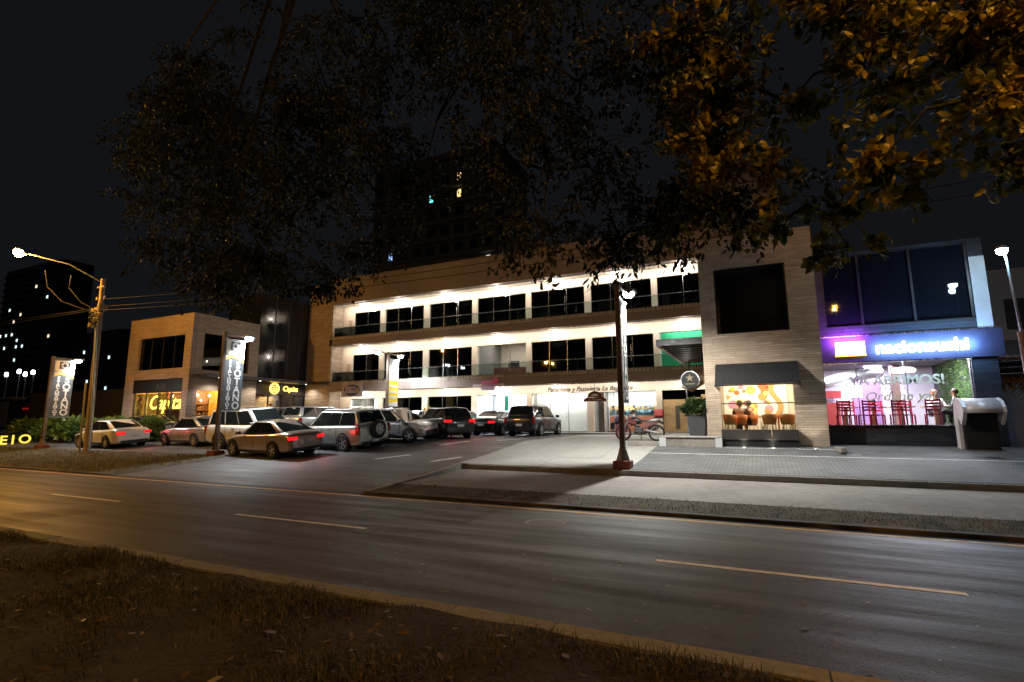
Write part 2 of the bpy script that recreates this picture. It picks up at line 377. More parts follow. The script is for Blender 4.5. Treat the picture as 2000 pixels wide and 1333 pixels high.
struct('grid_paving', B().add([(2.62, 18.5, gz(18.5) + .018), (5.9, 18.5, gz(18.5) + .018), (5.4, 20.9, gz(20.9) + .018), (2.55, 20.9, gz(20.9) + .018)], [(0, 1, 2, 3)]), mGrid)
for (xa, xb, ya) in ((-3.5, 14, 18.2), (-1.2, 2.3, 19.55)):
    struct('white_line', B().add([(xa, ya, gz(ya) + .018), (xb, ya, gz(ya) + .018), (xb, ya + .06, gz(ya + .06) + .018), (xa, ya + .06, gz(ya + .06) + .018)], [(0, 1, 2, 3)]), mWhiteP)  # thin white strips across the paving
for (ax, ay, bx_, by) in ((-12.96, 15.25, -12.3, 16.5), (-10.42, 15.15, -9.95, 16.35), (-12.6, 18.9, -11.9, 20.2), (-10.6, 20.5, -10.1, 22.0), (-14.2, 22.5, -13.4, 22.62)):
    struct('white_line', B().add([(ax, ay, gz(ay) + .016), (ax + .22, ay, gz(ay) + .016), (bx_ + .22, by, gz(by) + .016), (bx_, by, gz(by) + .016)], [(0, 1, 2, 3)]), mWhiteP)
struct('shop_pavement', B().box(-29.2, -1.82, 28.9, 30.55, .9, 1.10), mConc, bevel=.02)

# ================================================================== MAIN BUILDING (three storeys of balconied shops)
mb_root = thing('shopping_plaza', 'long three-storey cream plaza with lit balconies and dark glass shopfronts', 'building', (-15, 31, .95))
R = mb_root
YF, YD = 29.3, 30.4                                     # slab fronts, shopfront wall
BAYS = [(-28.08, -25.5, 2), (-25.07, -21.54, 3), (-21.08, -17.52, 3), (-17.13, -13.48, 3), (-13.12, -9.48, 3), (-9.08, -5.38, 3), (-5.04, -2.1, 2)]
FL = [(1.10, 3.48, 4.0), (4.55, 6.82, 7.45), (7.96, 10.13, 10.66)]      # floor, door head, soffit
B().box(-29.45, 1.5, YF - .12, YF + .2, 10.662, 12.55).build('parapet', mFascia, R)
B().box(-29.45, 1.5, YF - .16, YF + .24, 12.552, 12.63).build('coping', M('coping_grey', (.16, .15, .15), .6), R)
B().box(-31.7, -29.21, YF, 38, .95, 12.4).build('stone_pier', mStone, R)
for i, (z0, z1) in enumerate(((7.45, 7.96), (4.0, 4.55))):
    B().box(-29.45, -1.9, YF - (.0 if i == 0 else .02), YF + .25, z0, z1).build('slab_edge', mFascia, R)
    B().box(-29.2, -1.9, YF + .252, 36, z0 + .012, z1 - .012).build('floor_slab', mSoffit, R)
B().box(-29.2, 1.4, YF + .21, 36, 10.67, 10.9).build('roof_slab', mSoffit, R)
B().box(-29.2, 1.4, 30.56, 36, .92, 1.09).build('ground_slab', mConc, R)
B().box(-29.2, 1.4, 35.99, 36.2, 1, 12.5).build('back_wall', mRoom, R)
# cream wall round the openings, floor by floor
for k, (z0, zh, z1) in enumerate(FL):
    zt = z1 if k == 2 else z1 + .01
    B().box(-29.2, -1.9, YD, YD + .3, zh, zt).build('lintel', mRender, R)
    B().box(-29.2, BAYS[0][0], YD, YD + .3, z0, zh - .002).build('wall', mRender, R)
    for (a, b) in zip(BAYS, BAYS[1:]):
        B().box(a[1], b[0], YD - .04, YD + .3, z0, zh + .1).build('column', mRender, R)
        xc = (a[1] + b[0]) / 2
        B().box(xc - .08, xc + .08, YD + .31, 35.98, z0 + .01, z1 - .02).build('party_wall', mRoom, R)
    B().box(-28.6, -28.25, YD - .02, YD - .001, z0 + .55, z0 + 1.6).build('vent_grille', M('grille_beige', (.42, .36, .28), .6), R)
LIT = {(0, 0), (0, 3), (0, 4), (0, 5), (1, 3), (1, 6)}
paneM = {}
def shop_pane(x0, x1, z0, z1, m, par=R):
    key = (round(x1 - x0, 3), round(z1 - z0, 3), m.name)
    if key not in paneM: paneM[key] = B().box(-(x1 - x0) / 2, (x1 - x0) / 2, -.006, .006, -(z1 - z0) / 2, (z1 - z0) / 2).build('glass_pane', m); o = paneM[key]
    else: o = paneM[key].copy(); COL.objects.link(o)
    o.parent = par; o.location = Vector(((x0 + x1) / 2, YD + .1, (z0 + z1) / 2)) - ORG[par]
    return o
for k, (z0, zh, z1) in enumerate(FL):
    for i, (x0, x1, n) in enumerate(BAYS):
        if (k, i) == (0, 6): continue
        g = mGlassC if (k, i) in LIT else mGlassT
        wd = (x1 - x0) / n
        for j in range(n):
            shop_pane(x0 + wd * j + .012, x0 + wd * (j + 1) - .012, z0 + .04, zh - .03, g)
        fr = B()
        for j in range(1, n): fr.box(x0 + wd * j - .012, x0 + wd * j + .012, YD + .07, YD + .13, z0, zh)
        fr.box(x0, x1, YD + .06, YD + .14, z0, z0 + .04); fr.box(x0, x1, YD + .07, YD + .13, zh - .03, zh - .001)
        fr.build('shopfront_frame', mSteel if k else M('dark_frame', (.12, .13, .13), .4, .6), R)
        if n == 3 and (i + k) % 2 == 0:
            B().cyl((x0 + wd * 2 - .1, YD + .02, z0 + .7), (x0 + wd * 2 - .1, YD + .02, z0 + 1.7), .018, n=8).build('door_handle', mSteel, R)
        if (k, i) not in LIT:                                        # roller blinds, drawn to different heights
            for j in range(n):
                if (i * 5 + j * 3 + k * 7) % 6 == 0:
                    hb = (.35, .9, .6)[(i + j) % 3] * (zh - z0); B().box(x0 + wd * j + .05, x0 + wd * (j + 1) - .05, YD + .22, YD + .235, zh - .04 - hb, zh - .04).build('roller_blind', M('blind_fabric', (.40, .38, .33), .8, noise=(2, .1)), R)
        if (k, i) not in LIT and k:                                  # a pale inner return and a few things left in the empty units
            B().box(x0 + .05, x0 + .45 + .3 * ((i * 7 + k * 3) % 3), YD + 1.4, YD + 1.6, z0 + .01, z1 - .02).build('inner_wall', mSoffit, R)
# balustrades: glass, top rail, little clamps, planted garland along the slab edge
for k, zf in ((1, 4.55), (2, 7.96)):
    xs = [-29.1 + 1.94 * i for i in range(15)]
    for a, b in zip(xs, xs[1:]):
        if b > -1.9: b = -1.9
        kk = ('bal', round(b - a, 2))
        if kk not in paneM: paneM[kk] = o = B().box(-(b - a) / 2 + .01, (b - a) / 2 - .01, -.006, .006, 0, .84).build('balustrade_pane', mGlassR, R, local=True)
        else: o = paneM[kk].copy(); COL.objects.link(o); o.parent = R
        o.location = Vector(((a + b) / 2, YF + .09, zf + .02)) - ORG[R]
    B().cyl((-29.2, YF + .09, zf + .88), (-1.95, YF + .09, zf + .88), .022, n=8).build('handrail', mSteel, R)
    cl = B()
    for a in xs: cl.box(a - .04, a + .04, YF + .05, YF + .13, zf + .005, zf + .1)
    cl.build('clamps', mSteel, R)
    B().box(-29.3, -1.95, YF - .03, YF + .03, zf - .015, zf + .17).build('edge_trough', M('trough_stone', (.42, .38, .31), .8, noise=(2, .2)), R)
    tk = B(); x = -29.28
    while x < -2:
        h = random.uniform(.07, .19); tk.box(x, x + random.uniform(.02, .05), YF - .055, YF - .034, zf + .17 - h, zf + .19)
        x += random.uniform(.13, .26)
    tk.tube([(-29.3, YF - .05, zf + .185), (-1.95, YF - .05, zf + .185)], .012, 5)
    tk.build('string_lights', M('cable_dark_green', (.03, .035, .025), .7), R, kind='stuff')
# downlights
mLamp = EM('downlight_glow', (1, .88, .68), 14)
for k, (z0, zh, z1) in enumerate(FL):
    for i, (x0, x1, n) in enumerate(BAYS):
        xc = (x0 + x1) / 2; yl = YD - .55
        f = B().lathe((xc, yl, z1 - .001), (0, 0, -1), [(.055, .0), (.055, .16), (.048, .16)], 12).build('downlight', mSteel, R); B().lathe((xc, yl, z1 - .001), (0, 0, -1), [(.048, .158), (.0, .17)], 12).build('downlight_lens', mLamp, f)
        light('POINT', 'downlight_beam', (xc, yl - .05, z1 - .33), (34, 42, 62)[k] * random.uniform(.8, 1.15), WARM, R, .06)
for k, (z0, zh, z1) in enumerate(FL):                                # added fill strip behind each slab edge, evens out the balcony light
    B().box(-29.0, -2.0, YF + .26, YF + .36, z1 - .05, z1 - .004).build('fill_strip_trough', mSteel, R)
    light('AREA', 'fill_strip', (-15.5, YF + .36, z1 - .07), (260, 310, 380)[k], WARM, R, size=(26.8, .08), target=(-15.5, YF + .9, z1 - .9))
# lit rooms
def room_box(x0, x1, z0, z1, mat, back=34.5): B().box(x0 - .1, x1 + .1, back, back + .1, z0, z1 - .02).build('inner_wall', mat, R)
mShopW = M('shop_white', (.78, .8, .8), .7, noise=(.9, .05)); mShopB = M('shop_blue_white', (.72, .8, .86), .7)
mBeige = M('room_beige', (.55, .48, .38), .8); mGreen = M('green_lit_wall', (.02, .30, .13), .6)  # mGreen carries the room's green light in the wall colour
for (k, i, mat, col, W, back) in ((0, 0, mShopB, COOL, 680, 33.2), (0, 3, mShopB, COOL, 850, 33.4), (0, 5, mShopW, WHITE, 420, 34.2), (1, 3, mBeige, WARM, 90, 34.2), (1, 6, mGreen, (.85, 1, .95), 130, 31.6)):
    x0, x1, n = BAYS[i]; z0, zh, z1 = FL[k]; room_box(x0, x1, z0, z1, mat, back)
    B().box(x0 + .3, x1 - .3, YD + 1.0, YD + 1.25, z1 - .09, z1 - .03).build('ceiling_fitting', EM('tube_light', (.9, .96, 1), 9), R)
    light('AREA', 'room_light', ((x0 + x1) / 2, (YD + back) / 2 + .1, z1 - .14), W, col, R, size=(x1 - x0 - .5, 1.2))
room_box(-13.12, -9.1, 1.1, 4, mShopW, 31.5)                          # frosted bakery partition close behind the glass
light('AREA', 'room_light', (-11.3, 31.0, 3.85), 170, WHITE, R, size=(3.2, .4))
for q in range(4): B().lathe((-8.6 + q * .95, 31.3, 3.96), (0, 0, -1), [(0, .02), (.09, .02), (.09, 0)], 12).build('downlight', EM('shop_spot', (.9, .97, 1), 40), R)
# bakery: dark dado, counter, shelves of loaves, warm band
B().box(-9.0, -5.4, 33.9, 34.15, 2.35, 2.75).build('menu_board', M('menu_timber', (.5, .33, .14), .6), R)
B().box(-8.7, -5.5, 32.6, 33.2, 1.1, 2.05).build('counter', M('counter_red_brown', (.28, .09, .05), .45), R)
B().box(-8.7, -5.5, 32.65, 33.1, 2.06, 2.45).build('display_case', GLASS('case_glass', (.7, .85, .9), 1.5), R)
sh = B()
for q in range(60): xx = random.uniform(-8.9, -5.5); sh.box(xx, xx + random.uniform(.05, .16), 33.6, 33.8, z := random.choice((2.0, 2.3, 2.6)) , z + random.uniform(.06, .22))
sh.build('goods', M('goods_mixed', (.25, .33, .38), .5, noise=(3, .7)), R, kind='stuff')
B().box(-8.95, -8.6, 31.0, 31.3, 1.1, 3.95).build('column', M('brick_pillar', (.24, .19, .15), .8, noise=(8, .3)), R)
for q in range(5): xx = -28.0 + q * .5; B().box(xx, xx + .34, 32.2, 32.6, 1.1, 1.5 + .18 * (q % 3)).build('shelf_unit', M('shelf%d' % (q % 3), ((.75, .7, .7), (.2, .5, .7), (.5, .55, .5))[q % 3], .5), R)
for q in range(6): xx = -17.0 + q * .58; B().box(xx, xx + .4, 32.0, 32.5, 1.1, 1.6 + .2 * (q % 2)).build('shelf_unit', M('shelfp%d' % (q % 3), ((.7, .7, .78), (.5, .12, .2), (.15, .3, .6))[q % 3], .5), R)
B().box(-15.6, -15.3, 31.5, 31.55, 2.2, 3.45).build('hanging_banner', M('banner_green', (.03, .3, .16), .6), R)
B().box(-16.8, -14.2, 32.2, 33, 4.55, 5.45).build('cabinet', M('cabinet_maroon', (.16, .055, .04), .5), R)
B().box(-16.5, -15.7, 34.0, 34.18, 5.6, 6.1).build('wall_picture', mBlack, R)
B().box(-14.6, -14.0, 33.9, 34.1, 4.6, 6.2).build('tall_cabinet', M('cabinet_dark', (.06, .05, .05), .5), R)
# papered-over corner unit
mPaper = M('brown_paper', (.42, .30, .15), .85, noise=(1.5, .2), bump=(3.5, .09))
for (xa, xb, zt) in ((-5.0, -3.72, 2.95), (-3.66, -2.95, 3.05), (-2.94, -2.2, 3.2)):
    B().box(xa, xb, YD + .02, YD + .06, 1.12, zt).build('paper_sheet', mPaper, R)
B().box(-5.04, -2.1, YD + .1, YD + .12, 1.1, 3.47).build('glass_pane', mGlassT, R)
B().box(-3.72, -3.67, YD, YD + .13, 1.1, 3.47).build('shopfront_frame', mSteel, R)
B().box(-4.35, -4.12, YD + .012, YD + .019, 1.3, 2.6).build('paper_tear', M('tear_grey', (.09, .08, .07), .9), R)
# the low roof storey behind and a lift overrun
pn = thing('roof_lift_house', 'small pale lift house on the plaza roof, half behind the leaves', 'building', (-1, 32, 12.6))
B().box(-2.5, 1.5, 31, 35, 12.64, 15.2).build('wall', M('lift_house_paint', (.30, .26, .24), .8, noise=(.8, .1)), pn)
B().box(-2.7, 1.7, 30.8, 35.2, 15.202, 15.75).build('roof', M('lift_house_roof', (.22, .19, .18), .8), pn)
# bakery lettering, hanging signs
ls = thing('bakery_lettering', 'dark italic bakery lettering along the beam above the white shopfront', 'sign', (-8.8, 29.2, 3.7))
mLetter = M('letter_dark_bronze', (.06, .045, .04), .4)
text_mb('Panaderia y Pasteleria La Baguette', .40, (-12.05, YD - .03, 3.57), shear=.35, sx=.97, extrude=.02, bold=.002).build('letters', mLetter, ls)
hs = thing('bakery_hanging_sign', 'half-round maroon bakery sign hanging over the glass doors', 'sign', (-8.45, 28.6, 2.8))
mMar = M('maroon_enamel', (.075, .012, .014), .4)
B().box(-9.0, -7.9, 28.58, 28.62, 2.86, 3.08).build('ribbon', mMar, hs)
B().prism([(-8.45 + .42 * cos(pi * t / 14), 3.1 + .34 * sin(pi * t / 14)) for t in range(15)], 'y', 28.58, 28.62).build('half_disc', mMar, hs)
B().prism([(-8.7, 3.2), (-8.45, 3.3), (-8.2, 3.22), (-8.35, 3.17), (-8.6, 3.16)], 'y', 28.565, 28.578).build('emblem', M('sign_cream', (.8, .75, .68), .5), hs)
B().box(-9.1, -9.0, 28.585, 28.615, 2.83, 3.02).build('ribbon_tail', mMar, hs); B().box(-7.9, -7.8, 28.585, 28.615, 2.83, 3.02).build('ribbon_tail', mMar, hs)
text_mb('La Baguette', .16, (-8.45, 28.575, 2.92), shear=.25, align='CENTER', extrude=.004).build('letters', M('sign_pink', (.75, .5, .48), .5), hs)
B().cyl((-8.45, 28.6, 3.44), (-8.45, 28.6, 4.0), .012, n=6).build('hanger', mDark, hs); B().cyl((-8.45, 28.6, 4.0), (-8.45, 29.28, 4.0), .012, n=6).build('hanger', mDark, hs)
gs = thing('oval_shop_sign', 'grey signboard with a dark blue oval on the fascia at the left end', 'sign', (-26.9, 29.1, 3.5))
B().box(-27.85, -25.9, 29.12, 29.19, 3.55, 4.52).build('board', M('sign_grey_mauve', (.36, .31, .33), .6), gs, bevel=.015)
B().prism([(-26.85 + .74 * cos(2 * pi * t / 28), 4.04 + .40 * sin(2 * pi * t / 28)) for t in range(28)], 'y', 29.09, 29.118).build('oval', M('sign_navy', (.02, .025, .09), .5), gs)
text_mb('RESTO', .32, (-26.95, 29.085, 4.08), align='CENTER', extrude=.004, bold=.006).build('letters', M('sign_lilac', (.6, .5, .55), .5), gs)
text_mb('BUENO', .32, (-26.95, 29.085, 3.82), align='CENTER', extrude=.004, bold=.006).build('letters', M('sign_lilac', (.6, .5, .55), .5), gs)
B().prism([(-26.3 + .13 * cos(2 * pi * t / 10), 4.0 + .2 * sin(2 * pi * t / 10)) for t in range(10)], 'y', 29.075, 29.088).build('emblem', M('sign_ochre', (.4, .25, .05), .5), gs)
ps = thing('pink_shop_sign', 'pink cut-out shop sign on a pale bar along the fascia', 'sign', (-15.6, 29.1, 3.9))
B().box(-16.75, -14.5, 29.19, 29.24, 3.95, 4.13).build('bar', M('sign_pale', (.66, .62, .7), .5), ps)
B().box(-16.1, -15.15, 29.14, 29.188, 3.72, 4.0).build('plate', M('sign_lavender', (.55, .45, .72), .5), ps)
pk = B()
for q in range(5):
    xx = -16.0 + q * .2; pk.prism([(xx + .1 * cos(2 * pi * t / 12), 4.2 + .03 * (q % 2) + .12 * sin(2 * pi * t / 12)) for t in range(12)], 'y', 29.12, 29.139 + .002 * q)
    pk.box(xx - .03, xx + .03, 29.115, 29.119, 3.95, 4.2)
pk.build('cut_out', M('sign_pink_acrylic', (.72, .16, .42), .35), ps)
fl = B()
for q in range(5): fl.prism([(-15.05 + .13 * cos(2 * pi * q / 5) + .09 * cos(2 * pi * t / 10), 4.28 + .13 * sin(2 * pi * q / 5) + .09 * sin(2 * pi * t / 10)) for t in range(10)], 'y', 29.10 - .003 * q, 29.12)
fl.build('flower', M('sign_magenta', (.65, .04, .25), .35), ps)
# balcony pots and framed boards at the left end
for zf, nm in ((4.55, 'first'), (7.96, 'top')):
    p = thing('potted_plant', 'potted leafy plant at the left end of the %s balcony' % ('lower' if nm == 'first' else 'upper'), 'plant', (-28.85, 29.75, zf))
    B().lathe((-28.85, 29.75, zf), (0, 0, 1), [(.1, 0), (.16, .3), (.14, .3)], 12).build('pot', M('pot_grey', (.2, .19, .18), .7), p)
    lf = B()
    for q in range(46):
        a = random.uniform(0, 2 * pi); e = random.uniform(.3, 1.4); L = random.uniform(.3, .65); d = Vector((cos(a) * cos(e), sin(a) * cos(e), sin(e)))
        s_ = d.cross(Vector((0, 0, 1))).normalized() * .045; c = Vector((-28.85, 29.75, zf + .3))
        lf.add([c, c + d * L * .5 + s_, c + d * L + Vector((0, 0, -.08)), c + d * L * .5 - s_], [(0, 1, 2, 3)])
    lf.build('foliage', LEAF('pot_leaf', ((.03, .06, .015), (.08, .13, .03))), p)
    fb = thing('framed_board', 'framed picture leaning on the %s balcony wall' % ('lower' if nm == 'first' else 'upper'), 'picture', (-27.6, 29.9, zf))
    B().box(-28.0, -27.45, 29.95, 29.99, zf, zf + .8).build('frame', mDark, fb); B().box(-27.93, -27.52, 29.94, 29.949, zf + .07, zf + .73).build('picture', M('board_print', (.5, .45, .4), .6, noise=(6, .6)), fb)
# ================================================================== LEFT WING (stone clad, neon shop)
LW = thing('stone_wing', 'two-storey rosy stone wing with a yellow neon shop window', 'building', (-35, 22, .93))
XL, XR, Y0 = -38.4, -31.7, 20.15
ZT = 8.6
def wall_holes(mb, x0, x1, z0, z1, ya, yb, holes):
    """wall in xz with rectangular holes, as boxes butted end to end"""
    xs = sorted(set([x0, x1] + [h[0] for h in holes] + [h[1] for h in holes]))
    for a, b in zip(xs, xs[1:]):
        hs = sorted([(h[2], h[3]) for h in holes if h[0] <= a + 1e-6 and h[1] >= b - 1e-6]); z = z0
        for h in hs + [(z1, z1)]:
            if h[0] > z + 1e-4: mb.box(a, b, ya, yb, z, h[0])
            z = h[1]
def wall_holes_x(mb, y0, y1, z0, z1, xa, xb, holes):
    ys = sorted(set([y0, y1] + [h[0] for h in holes] + [h[1] for h in holes]))
    for a, b in zip(ys, ys[1:]):
        hs = sorted([(h[2], h[3]) for h in holes if h[0] <= a + 1e-6 and h[1] >= b - 1e-6]); z = z0
        for h in hs + [(z1, z1)]:
            if h[0] > z + 1e-4: mb.box(xa, xb, a, b, z, h[0])
            z = h[1]
m_ = B(); wall_holes(m_, XL, XR, .9, ZT, Y0, Y0 + .35, [(-37.25, -32.4, 5.15, 7.25), (-37.45, -32.25, 1.25, 4.52)])
m_.build('front_wall', mStoneW, LW)
m_ = B(); wall_holes_x(m_, Y0 + .352, 24.95, .9, ZT, XR - .35, XR - .002, [(20.95, 24.2, 5.05, 7.4), (20.75, 23.4, 1.7, 3.75)])
m_.build('side_wall', mStone, LW)
B().box(XL, XR - .36, Y0 + .36, 29.2, 4.6, 4.8).build('floor_slab', mRoom, LW); B().box(XL + .01, XR - .36, Y0 + .36, 29.2, ZT - .3, ZT - .06).build('roof', mFascia, LW)
B().box(XL, XL + .3, Y0 + .36, 29.2, .9, ZT - .01).build('left_wall', mStoneW, LW)
B().box(XL + .3, XR - .4, 27, 27.2, .9, ZT - .35).build('back_wall', mRoom, LW)
for q in range(4):
    a = -37.25 + q * 1.2125; B().box(a + .02, a + 1.19, Y0 + .18, Y0 + .19, 5.19, 7.21).build('glass_pane', mGlassT, LW)
for q in range(5): a = -37.25 + q * 1.2125; k = (.03 if q == 0 else 0) - (.03 if q == 4 else 0); B().box(a - .03 + k, a + .03 + k, Y0 + .14, Y0 + .23, 5.15, 7.25).build('mullion', mDark, LW)
B().box(XR - .2, XR - .19, 20.97, 24.18, 5.07, 7.38).build('glass_pane', mGlassT, LW)
B().box(-37.44, -32.26, Y0 + .02, Y0 + .1, 3.64, 4.51).build('sign_board', M('sign_board_black', (.014, .013, .013), .5), LW)
text_mb('AIB', .6, (-35.0, Y0 + .015, 3.8), extrude=.004, sx=1.2).build('faded_letters', M('sign_faded', (.05, .05, .042), .5), LW)
# shop behind the neon
mOch = M('ochre_wall', (.52, .27, .02), .75, noise=(2.2, .3), noise2=(9, .25))
B().box(-37.5, -32.2, 23.2, 23.3, .95, 4.5).build('shop_wall', mOch, LW)
for q in range(4):
    a = -37.35 + q * 1.27; B().box(a + .03, a + 1.22, Y0 + .2, Y0 + .21, 1.3, 3.6).build('glass_pane', mGlassC, LW)
for q in range(5): a = -37.38 + q * 1.27; B().box(a - .05, a + .05, Y0 + .15, Y0 + .26, 1.25, 3.635).build('mullion', mDark, LW)
lg = B()
for q in range(260):                                                  # leafy lace screen at the window's edge and foot
    if q < 150: xx = -37.35 + abs(random.gauss(0, .35)); zz = random.uniform(1.3, 3.6)
    else: xx = random.uniform(-37.3, -32.4); zz = 1.3 + abs(random.gauss(0, .3))
    a = random.uniform(0, pi); lg.add([(xx + .09 * cos(a), Y0 + .3, zz + .09 * sin(a)), (xx + .03 * sin(a), Y0 + .31, zz - .03 * cos(a)), (xx - .09 * cos(a), Y0 + .3, zz - .09 * sin(a)), (xx - .03 * sin(a), Y0 + .29, zz + .03 * cos(a))], [(0, 1, 2, 3)])
lg.build('lace_screen', M('screen_dark', (.03, .025, .012), .7), LW, kind='stuff')
nb = B()
for q in range(14): xx = -36.8 + q * .33; nb.box(xx, xx + .25, 22.3, 22.7, .95, 1.5 + .25 * (q % 3))
nb.build('furniture', M('furniture_dark', (.06, .04, .02), .6), LW, kind='stuff')
ns = thing('neon_script_sign', 'glowing yellow neon script behind the wing shop window', 'sign', (-35, 20.5, 2.2))
text_mb('Capita', 1.28, (-36.5, Y0 + .55, 2.62), shear=.28, sx=1.02, extrude=.02, bold=-.002).build('letters', EM('neon_yellow', (1, .72, .10), 15), ns)
light('POINT', 'neon_glow', (-34.9, 21.5, 2.9), 1300, (1, .66, .10), ns, .3)
for (nm, p, W_) in (('left', (-34.15, 20.75, 3.45), 25), ('right', (-32.9, 20.8, 3.25), 0)):
    lt = thing('shop_pendant', ('round warm bulb above the neon script' if nm == 'left' else 'white light box at the right of the neon script'), 'lamp', p)
    if nm == 'left': B().lathe(p, (0, 0, 1), [(.0, -.09), (.07, -.06), (.09, 0), (.07, .06), (0, .09)], 12).build('bulb', EM('bulb_warm', (1, .6, .25), 40), lt)
    else: B().box(p[0] - .3, p[0] + .35, p[1] - .03, p[1] + .03, p[2] - .15, p[2] + .2).build('box', EM('lightbox_white', (.85, .9, 1), 12), lt)
    B().cyl(p, (p[0], p[1], 4.58), .01, n=6).build('cord', mDark, lt)
# side: canopy, lit bar window, recessed dark glass block, entrance
B().box(-31.69, -29.25, 28.95, 30.5, 4.56, 4.76).build('canopy', mDark, LW)
B().box(-31.698, -30.5, 20.6, 28.949, 4.56, 4.76).build('canopy', mDark, LW)
B().box(XR - .4, XR - .38, 20.77, 23.38, 1.72, 3.73).build('glass_pane', mGlassC, LW)
B().box(-34.5, -34.4, 20.6, 24.9, .95, 4.5).build('bar_wall', M('bar_brick', (.42, .20, .09), .8, noise=(5, .35)), LW)
bs = B()
for q in range(90): yy = random.uniform(20.7, 24.4); z = 1.75 + .42 * random.randrange(4); bs.box(-34.2, -34.05, yy, yy + .07, z, z + random.uniform(.15, .34))
bs.build('bottles', M('bottle_mix', (.30, .14, .05), .3, noise=(6, .7)), LW, kind='stuff')
for z in (1.72, 2.14, 2.56, 2.98): B().box(-34.38, -34.0, 20.6, 24.6, z - .03, z).build('bar_shelf', M('shelf_wood', (.16, .08, .035), .6), LW)
light('AREA', 'bar_light', (-33.0, 22.2, 4.3), 330, (1, .66, .36), LW, size=(1.5, 2.6))
for yy in (21.4, 22.2, 22.9): B().lathe((-32.6, yy, 3.5), (0, 0, 1), [(0, -.08), (.08, 0), (0, .08)], 10).build('bulb', EM('bulb_pink', (1, .62, .40), 34), LW)
B().box(-35.0, XR - .02, 24.952, 29.28, 4.78, 10.9).build('dark_glass_block', M('dark_curtain_glass', (.012, .013, .016), .12, noise=(.6, .2)), LW)
for yy in (26.2, 27.4, 28.5): B().box(XR - .018, XR + .01, yy - .03, yy + .03, 4.8, 10.88).build('mullion', mDark, LW)
B().box(XR - .3, XR - .01, 24.97, 29.25, 3.75, 4.54).build('sign_board', M('sign_board_black', (.014, .013, .013), .5), LW)
B().box(-34.5, -34.4, 24.96, 29.2, .95, 3.7).build('entrance_wall', M('amber_brick', (.33, .16, .05), .8, noise=(4, .4)), LW)
for a, b in ((24.99, 26.1), (26.14, 27.3), (27.34, 28.4)): B().box(XR - .2, XR - .19, a, b, 1.0, 3.73).build('glass_pane', mGlassC, LW)
for yy in (26.12, 27.32, 28.43): B().box(XR - .25, XR - .14, yy - .035, yy + .035, 1, 3.74).build('mullion', mDark, LW)
B().box(XR - .26, XR - .1, 28.47, 29.25, .95, 3.74).build('dark_panel', mDark, LW)
light('AREA', 'entrance_light', (-33.2, 26.7, 3.6), 170, (1, .6, .22), LW, size=(1.5, 2.6))
aa = B(); 
for t in range(28):
    a = 2 * pi * t / 28; b = 2 * pi * (t + 1) / 28; aa.bar((-32.6, 27.0 + .75 * cos(a), 2.1 + .95 * sin(a)), (-32.6, 27.0 + .75 * cos(b), 2.1 + .95 * sin(b)), .16)
aa.build('wreath', M('amber_leaf', (.55, .25, .02), .6, noise=(8, .5)), LW)
sg = thing('amber_side_sign', 'amber glowing roundel and script on the black board over the side entrance', 'sign', (XR, 27, 4.1))
mAmb = EM('sign_amber', (1, .55, .07), 8)
rr = B()
for t in range(24):
    a = 2 * pi * t / 24; b = 2 * pi * (t + 1) / 24; rr.bar((XR + .03, 26.45 + .36 * cos(a), 4.15 + .36 * sin(a)), (XR + .03, 26.45 + .36 * cos(b), 4.15 + .36 * sin(b)), .06)
rr.build('ring', mAmb, sg)
for z in (3.98, 4.14, 4.3): B().box(XR + .01, XR + .03, 26.25, 26.65, z - .025, z + .025).build('bar', mAmb, sg)
text_mb('Capita', .52, (XR + .03, 27.15, 4.02), right=(0, 1, 0), shear=.28, sx=1.0, extrude=.01).build('letters', mAmb, sg)
light('AREA', 'sign_glow', (XR + .5, 27, 4.45), 22, (1, .6, .2), sg, size=(.2, 3))
for (xx, yy) in ((-30.9, 24.6), (-30.9, 28.6), (-30.9, 21.6)):
    B().lathe((xx, yy, 4.559), (0, 0, -1), [(0, .01), (.05, .01), (.05, 0)], 10).build('downlight', mLamp, LW); light('SPOT', 'downlight_beam', (xx, yy, 4.5), 130, WARM, LW, .04, angle=140)
uw = thing('roof_terrace_wall', 'lit cream wall of the roof terrace above the wing', 'building', (-38, 30, 8.6))
B().box(-41.5, -35.02, 29.6, 29.9, 8.4, 10.35).build('wall', mRender, uw)
light('AREA', 'terrace_light', (-38, 28.9, 8.75), 160, WARM, uw, size=(5, .2), target=(-38, 29.7, 10.3))
B().box(-40.5, -35.5, 28.8, 29.0, 8.62, 8.72).build('light_trough', mDark, uw)
pl = thing('corner_plant', 'bushy green plant in a dark box at the wing corner', 'plant', (-31.2, 20.7, .95))
B().box(-31.55, -30.85, 20.4, 21.0, .95, 1.5).build('planter', mDark, pl, bevel=.01)

# ================================================================== RIGHT TOWER with café window
TW = thing('stone_tower', 'beige strip-stone tower with a square dark upper opening', 'building', (0, 21, .93))
m_ = B(); wall_holes(m_, -1.8, 1.98, .85, 8.55, 20.2, 20.55, [(-1.27, 1.1, 4.9, 7.35), (-1.3, 1.05, 1.0, 3.6)])
m_.build('front_wall', mStone, TW)
B().box(-1.8, -1.45, 20.552, 29.0, .85, 8.54).build('left_wall', mStone, TW); B().box(1.63, 1.978, 20.552, 29.0, .85, 8.54).build('right_wall', mStone, TW)
B().box(-1.44, 1.62, 20.56, 29, 8.2, 8.45).build('roof', mFascia, TW); B().box(-1.44, 1.62, 20.56, 29, 3.75, 3.95).build('floor_slab', mSoffit, TW)
B().box(-1.44, 1.62, 21.35, 21.45, 3.96, 8.19).build('inner_glass', M('inner_dark_glass', (.015, .015, .017), .1), TW)
